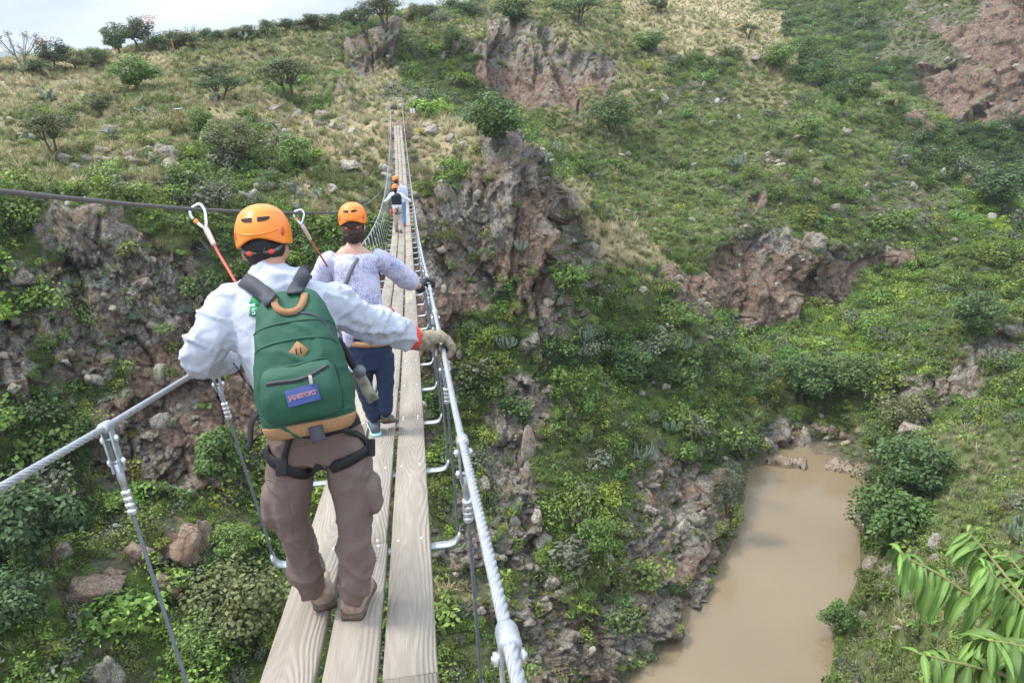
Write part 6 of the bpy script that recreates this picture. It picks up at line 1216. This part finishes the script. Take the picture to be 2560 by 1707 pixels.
for q in range(110):
    u_ = g.uniform()
    if u_ < .45: x, y = g.uniform(560, 1060), g.uniform(235, 440)
    elif u_ < .6: x, y = g.uniform(60, 560), g.uniform(330, 470)
    elif u_ < .8: x, y = g.uniform(1360, 2100), g.uniform(180, 540)
    elif u_ < .9: x, y = g.uniform(1060, 1340), g.uniform(1150, 1500)
    else: x, y = g.uniform(120, 560), g.uniform(1180, 1400)
    zn = zone(x, y); w = g.uniform(14, 34); boulder(x, y, w, w*g.uniform(.5, .9), int(g.integers(0, 7)), W1 if g.uniform() < .6 else W2, 'small lichen grey boulder half buried %s' % zn, 'small boulders %s' % zn)
# ------------------------------------------------------------------ dam, sign, posts
M_DAM = M_STONE
def wallbar(x0, y0, x1, y1, w, h, label):
    D0, D1 = ray(x0, y0), ray(x1, y1); z_ = -34.72; A_0 = D0*(z_/D0[2])+np.array([0, 0, CAMZ]); A_1 = D1*(z_/D1[2])+np.array([0, 0, CAMZ]); t = A_1-A_0; L_ = np.linalg.norm(t[:2]); t = t/L_; s_ = np.array([t[1], -t[0], 0]); m_ = 60
    prof = [(-w/2, -1.6), (-w/2, -.05), (-w*.42, 0), (-w*.2, .02), (0, .03), (w*.2, .02), (w*.42, 0), (w/2, -.05), (w/2, -1.6)]; V_ = []
    for q in range(m_):
        for a, b_ in prof: V_.append(A_0+t*L_*q/(m_-1)+s_*a+np.array([0, 0, b_]))
    V_ = np.array(V_); v1, e1 = blocks(V_*3.2, 7, .6); V_ = V_+np.stack([v1*.13+fbm(V_*.9, 3, 9)*.25, v1*.13+fbm(V_*.9+7, 3, 9)*.25, v1*.13-np.clip(.08-e1, 0, 1)*1.2+fbm(V_*.6, 3, 12)*.3], 1); k_ = len(prof); i = np.arange(m_-1)[:, None]*k_; j = np.arange(k_-1)[None]
    o = part('dam_wall', V_, [np.stack([i+j, i+k_+j, i+k_+j+1, i+j+1], -1).reshape(-1, 4), np.array([np.arange(k_), np.arange(k_)[::-1]+(m_-1)*k_])], M_DAM, None, False); settint(o, (1.0, .86, .72)); tag(o, label, 'dam wall'); return o
wallbar(1722, 1044, 1850, 1062, 1.5, 1, 'rough stone dam wall segment between the cliff foot and the stream gap'); wallbar(1898, 1062, 1990, 1078, 1.6, 1, 'rough stone dam wall segment between the stream gap and the grassy bank')
M_POST = simple('orange_wood', (.36, .15, .06), .8, bump=.3, scale=30, var=.25); M_PAINT = simple('white_paint', (.72, .72, .72), .6)
P_, d = terr(421, 302); po = empty('wooden_post', P_); tag(po, 'orange brown wooden post with a small grey box on the dry slope', 'post'); part('shaft', *box(P_+np.array([0, 0, .75]), I3, [.1, .1, .9], .02), M_POST, po, False); part('top_box', *box(P_+np.array([.12, 0, 1.68]), I3, [.3, .12, .05], .02), M_GALV, po, False)
P_, d = terr(404, 118); part_o = part('wooden_post', *box(P_+np.array([0, 0, .6]), I3, [.1, .1, .9], .02), M_POST, None, False); tag(part_o, 'short orange wooden stake near the skyline', 'post')
P_, d = terr(955, 276); sg_ = empty('sign', P_); tag(sg_, 'small white sign on a thin stake beside the bridge end', 'sign'); part('stake', *tube([P_+np.array([0, 0, -.2]), P_+np.array([-.06, 0, 1.05])], .025, 8), M_POST, sg_); part('board', *box(P_+np.array([-.06, -.04, .9]), I3, [.2, .012, .18], .004), M_PAINT, sg_, False); part('fold', *box(P_+np.array([-.06, -.055, .9]), I3, [.02, .006, .17], .002), M_GREYP, sg_, False)
# ------------------------------------------------------------------ the leafy branch close by on the near bank
M_BLEAF = leaf_mat('glossy_leaf', .5, .22, (.125, .21, .045)); M_TWIG = simple('green_twig', (.20, .19, .07), .8, var=.2)
def long_leaf(base, d, L_, w, droop, g, roll=0.0, lv=1.0):
    n_ = 10; d = unit(np.asarray(d, float)[None])[0]; P_ = [np.asarray(base, float)]; c = d.copy()
    for q in range(n_): P_.append(P_[-1]+c*L_/n_); c = unit((c+np.array([0, 0, -droop/n_]))[None])[0]
    P_ = np.array(P_); t = unit(np.gradient(P_, axis=0)); up = np.array([0, 0, 1.0]); s_ = unit(np.cross(t, up)); nn = np.cross(s_, t); s2 = s_*math.cos(roll)+nn*math.sin(roll); nn = np.cross(s2, t); u_ = np.linspace(0, 1, n_+1); wd = w*np.sin(np.pi*np.clip(u_*.93+.045, 0, 1))**.8*(1-.35*u_); wav = .12*np.sin(u_*14+g.uniform(0, 6))
    rows = [P_+s2*(wd*q)[:, None]*.5+nn*(wd*(abs(q)*.22+(wav if abs(q) == 1 else 0)*.25*np.sign(q)))[:, None] for q in (-1, -.5, 0, .5, 1)]
    V_ = np.stack(rows, 1).reshape(-1, 3); i = np.arange(n_)[:, None]*5; j = np.arange(4)[None]; return V_, np.stack([i+j, i+j+1, i+5+j+1, i+5+j], -1).reshape(-1, 4)
g = np.random.default_rng(21); NB = empty('tree', (1.95, .25, CAMZ-1.9)); tag(NB, 'close leafy branch with long drooping green leaves at the bottom corner', 'tree'); NBP = np.array(NB.location)
stem = [NBP+np.array([0, 0, -.2]), NBP+np.array([.12, .25, .2]), np.array(PR(2520, 1640, 2.75)), np.array(PR(2430, 1480, 2.85))]; part('trunk', *tube(cpath(stem, 6), np.linspace(.035, .016, 19), 10), M_BARK, NB)
BRS = [[PR(2440, 1500, 2.85), PR(2400, 1440, 2.8), PR(2340, 1380, 2.75), PR(2290, 1330, 2.72), PR(2260, 1300, 2.7)], [PR(2480, 1560, 2.8), PR(2400, 1500, 2.62), PR(2330, 1480, 2.55), PR(2270, 1470, 2.5)], [PR(2450, 1440, 2.9), PR(2360, 1330, 3.05), PR(2310, 1270, 3.1)], [PR(2440, 1500, 2.85), PR(2330, 1440, 2.82), PR(2230, 1370, 2.78), PR(2150, 1315, 2.74), PR(2085, 1283, 2.7), PR(2068, 1268, 2.68)], [PR(2440, 1500, 2.85), PR(2370, 1400, 2.9), PR(2300, 1310, 2.92), PR(2250, 1250, 2.92), PR(2222, 1220, 2.92)], [PR(2430, 1480, 2.85), PR(2420, 1390, 3.0), PR(2400, 1310, 3.05)], [PR(2520, 1640, 2.75), PR(2400, 1590, 2.7), PR(2290, 1545, 2.66), PR(2190, 1520, 2.62), PR(2110, 1500, 2.58)], [PR(2400, 1590, 2.7), PR(2300, 1500, 2.72), PR(2240, 1470, 2.72)]]
nl_ = 0
for bi, br in enumerate(BRS):
    C = cpath(br, 8); part('branch', *tube(C, np.linspace(.007, .0025, len(C)), 8), M_TWIG, NB); n_ = len(C); k_ = 42; m_ = MB()
    for q in range(k_):
        f_ = .12+.88*(q/(k_-1.0)); p = C[min(n_-1, int(f_*(n_-1)))]; t = unit((C[min(n_-1, int(f_*(n_-1))+1)]-C[max(0, int(f_*(n_-1))-1)])[None])[0]; sd = unit(np.cross(t, [0, 0, 1.0])[None])[0]*(1 if q % 2 else -1)
        d = sd*g.uniform(.5, 1)+t*g.uniform(.0, .6)+np.array([0, 0, g.uniform(-.5, .15)]); L_ = g.uniform(.10, .15)*(1-.45*max(0, f_-.75)*4*.8) if f_ > .75 else g.uniform(.10, .165)
        vv, ff = long_leaf(p, d, max(L_, .06), max(L_, .06)*g.uniform(.21, .27), g.uniform(1.5, 3.6)*(.4 if f_ > .93 else 1), g, g.uniform(-.5, .5)); m_.add(vv, ff, 0, np.tile([.92, 1, 1.3, 1, .92], len(vv)//5)*g.uniform(.7, 1.3)*(1.3 if f_ > .9 else 1))
    o = bpy.data.objects.new('leaves', m_.mesh('leaves', [M_BLEAF])); COL.objects.link(o); o.parent = NB; o.location = (-NBP).tolist()

# ------------------------------------------------------------------ the air between here and the far country
hz = bpy.data.materials.new('thin_haze'); hz.use_nodes = True; n = hz.node_tree.nodes; n.clear(); ho_ = n.new('ShaderNodeOutputMaterial'); pv = n.new('ShaderNodeVolumePrincipled'); pv.inputs['Color'].default_value = (.86, .92, 1, 1); pv.inputs['Density'].default_value = HAZE; pv.inputs['Anisotropy'].default_value = .2; hz.node_tree.links.new(pv.outputs[0], ho_.inputs['Volume'])
V_, F_ = box((0, 1500, CAMZ+25), I3, (8800, 7500, 75)); hb = mesh_np('haze', V_, F_, False); tag(link('haze', hb, hz), kind='stuff')
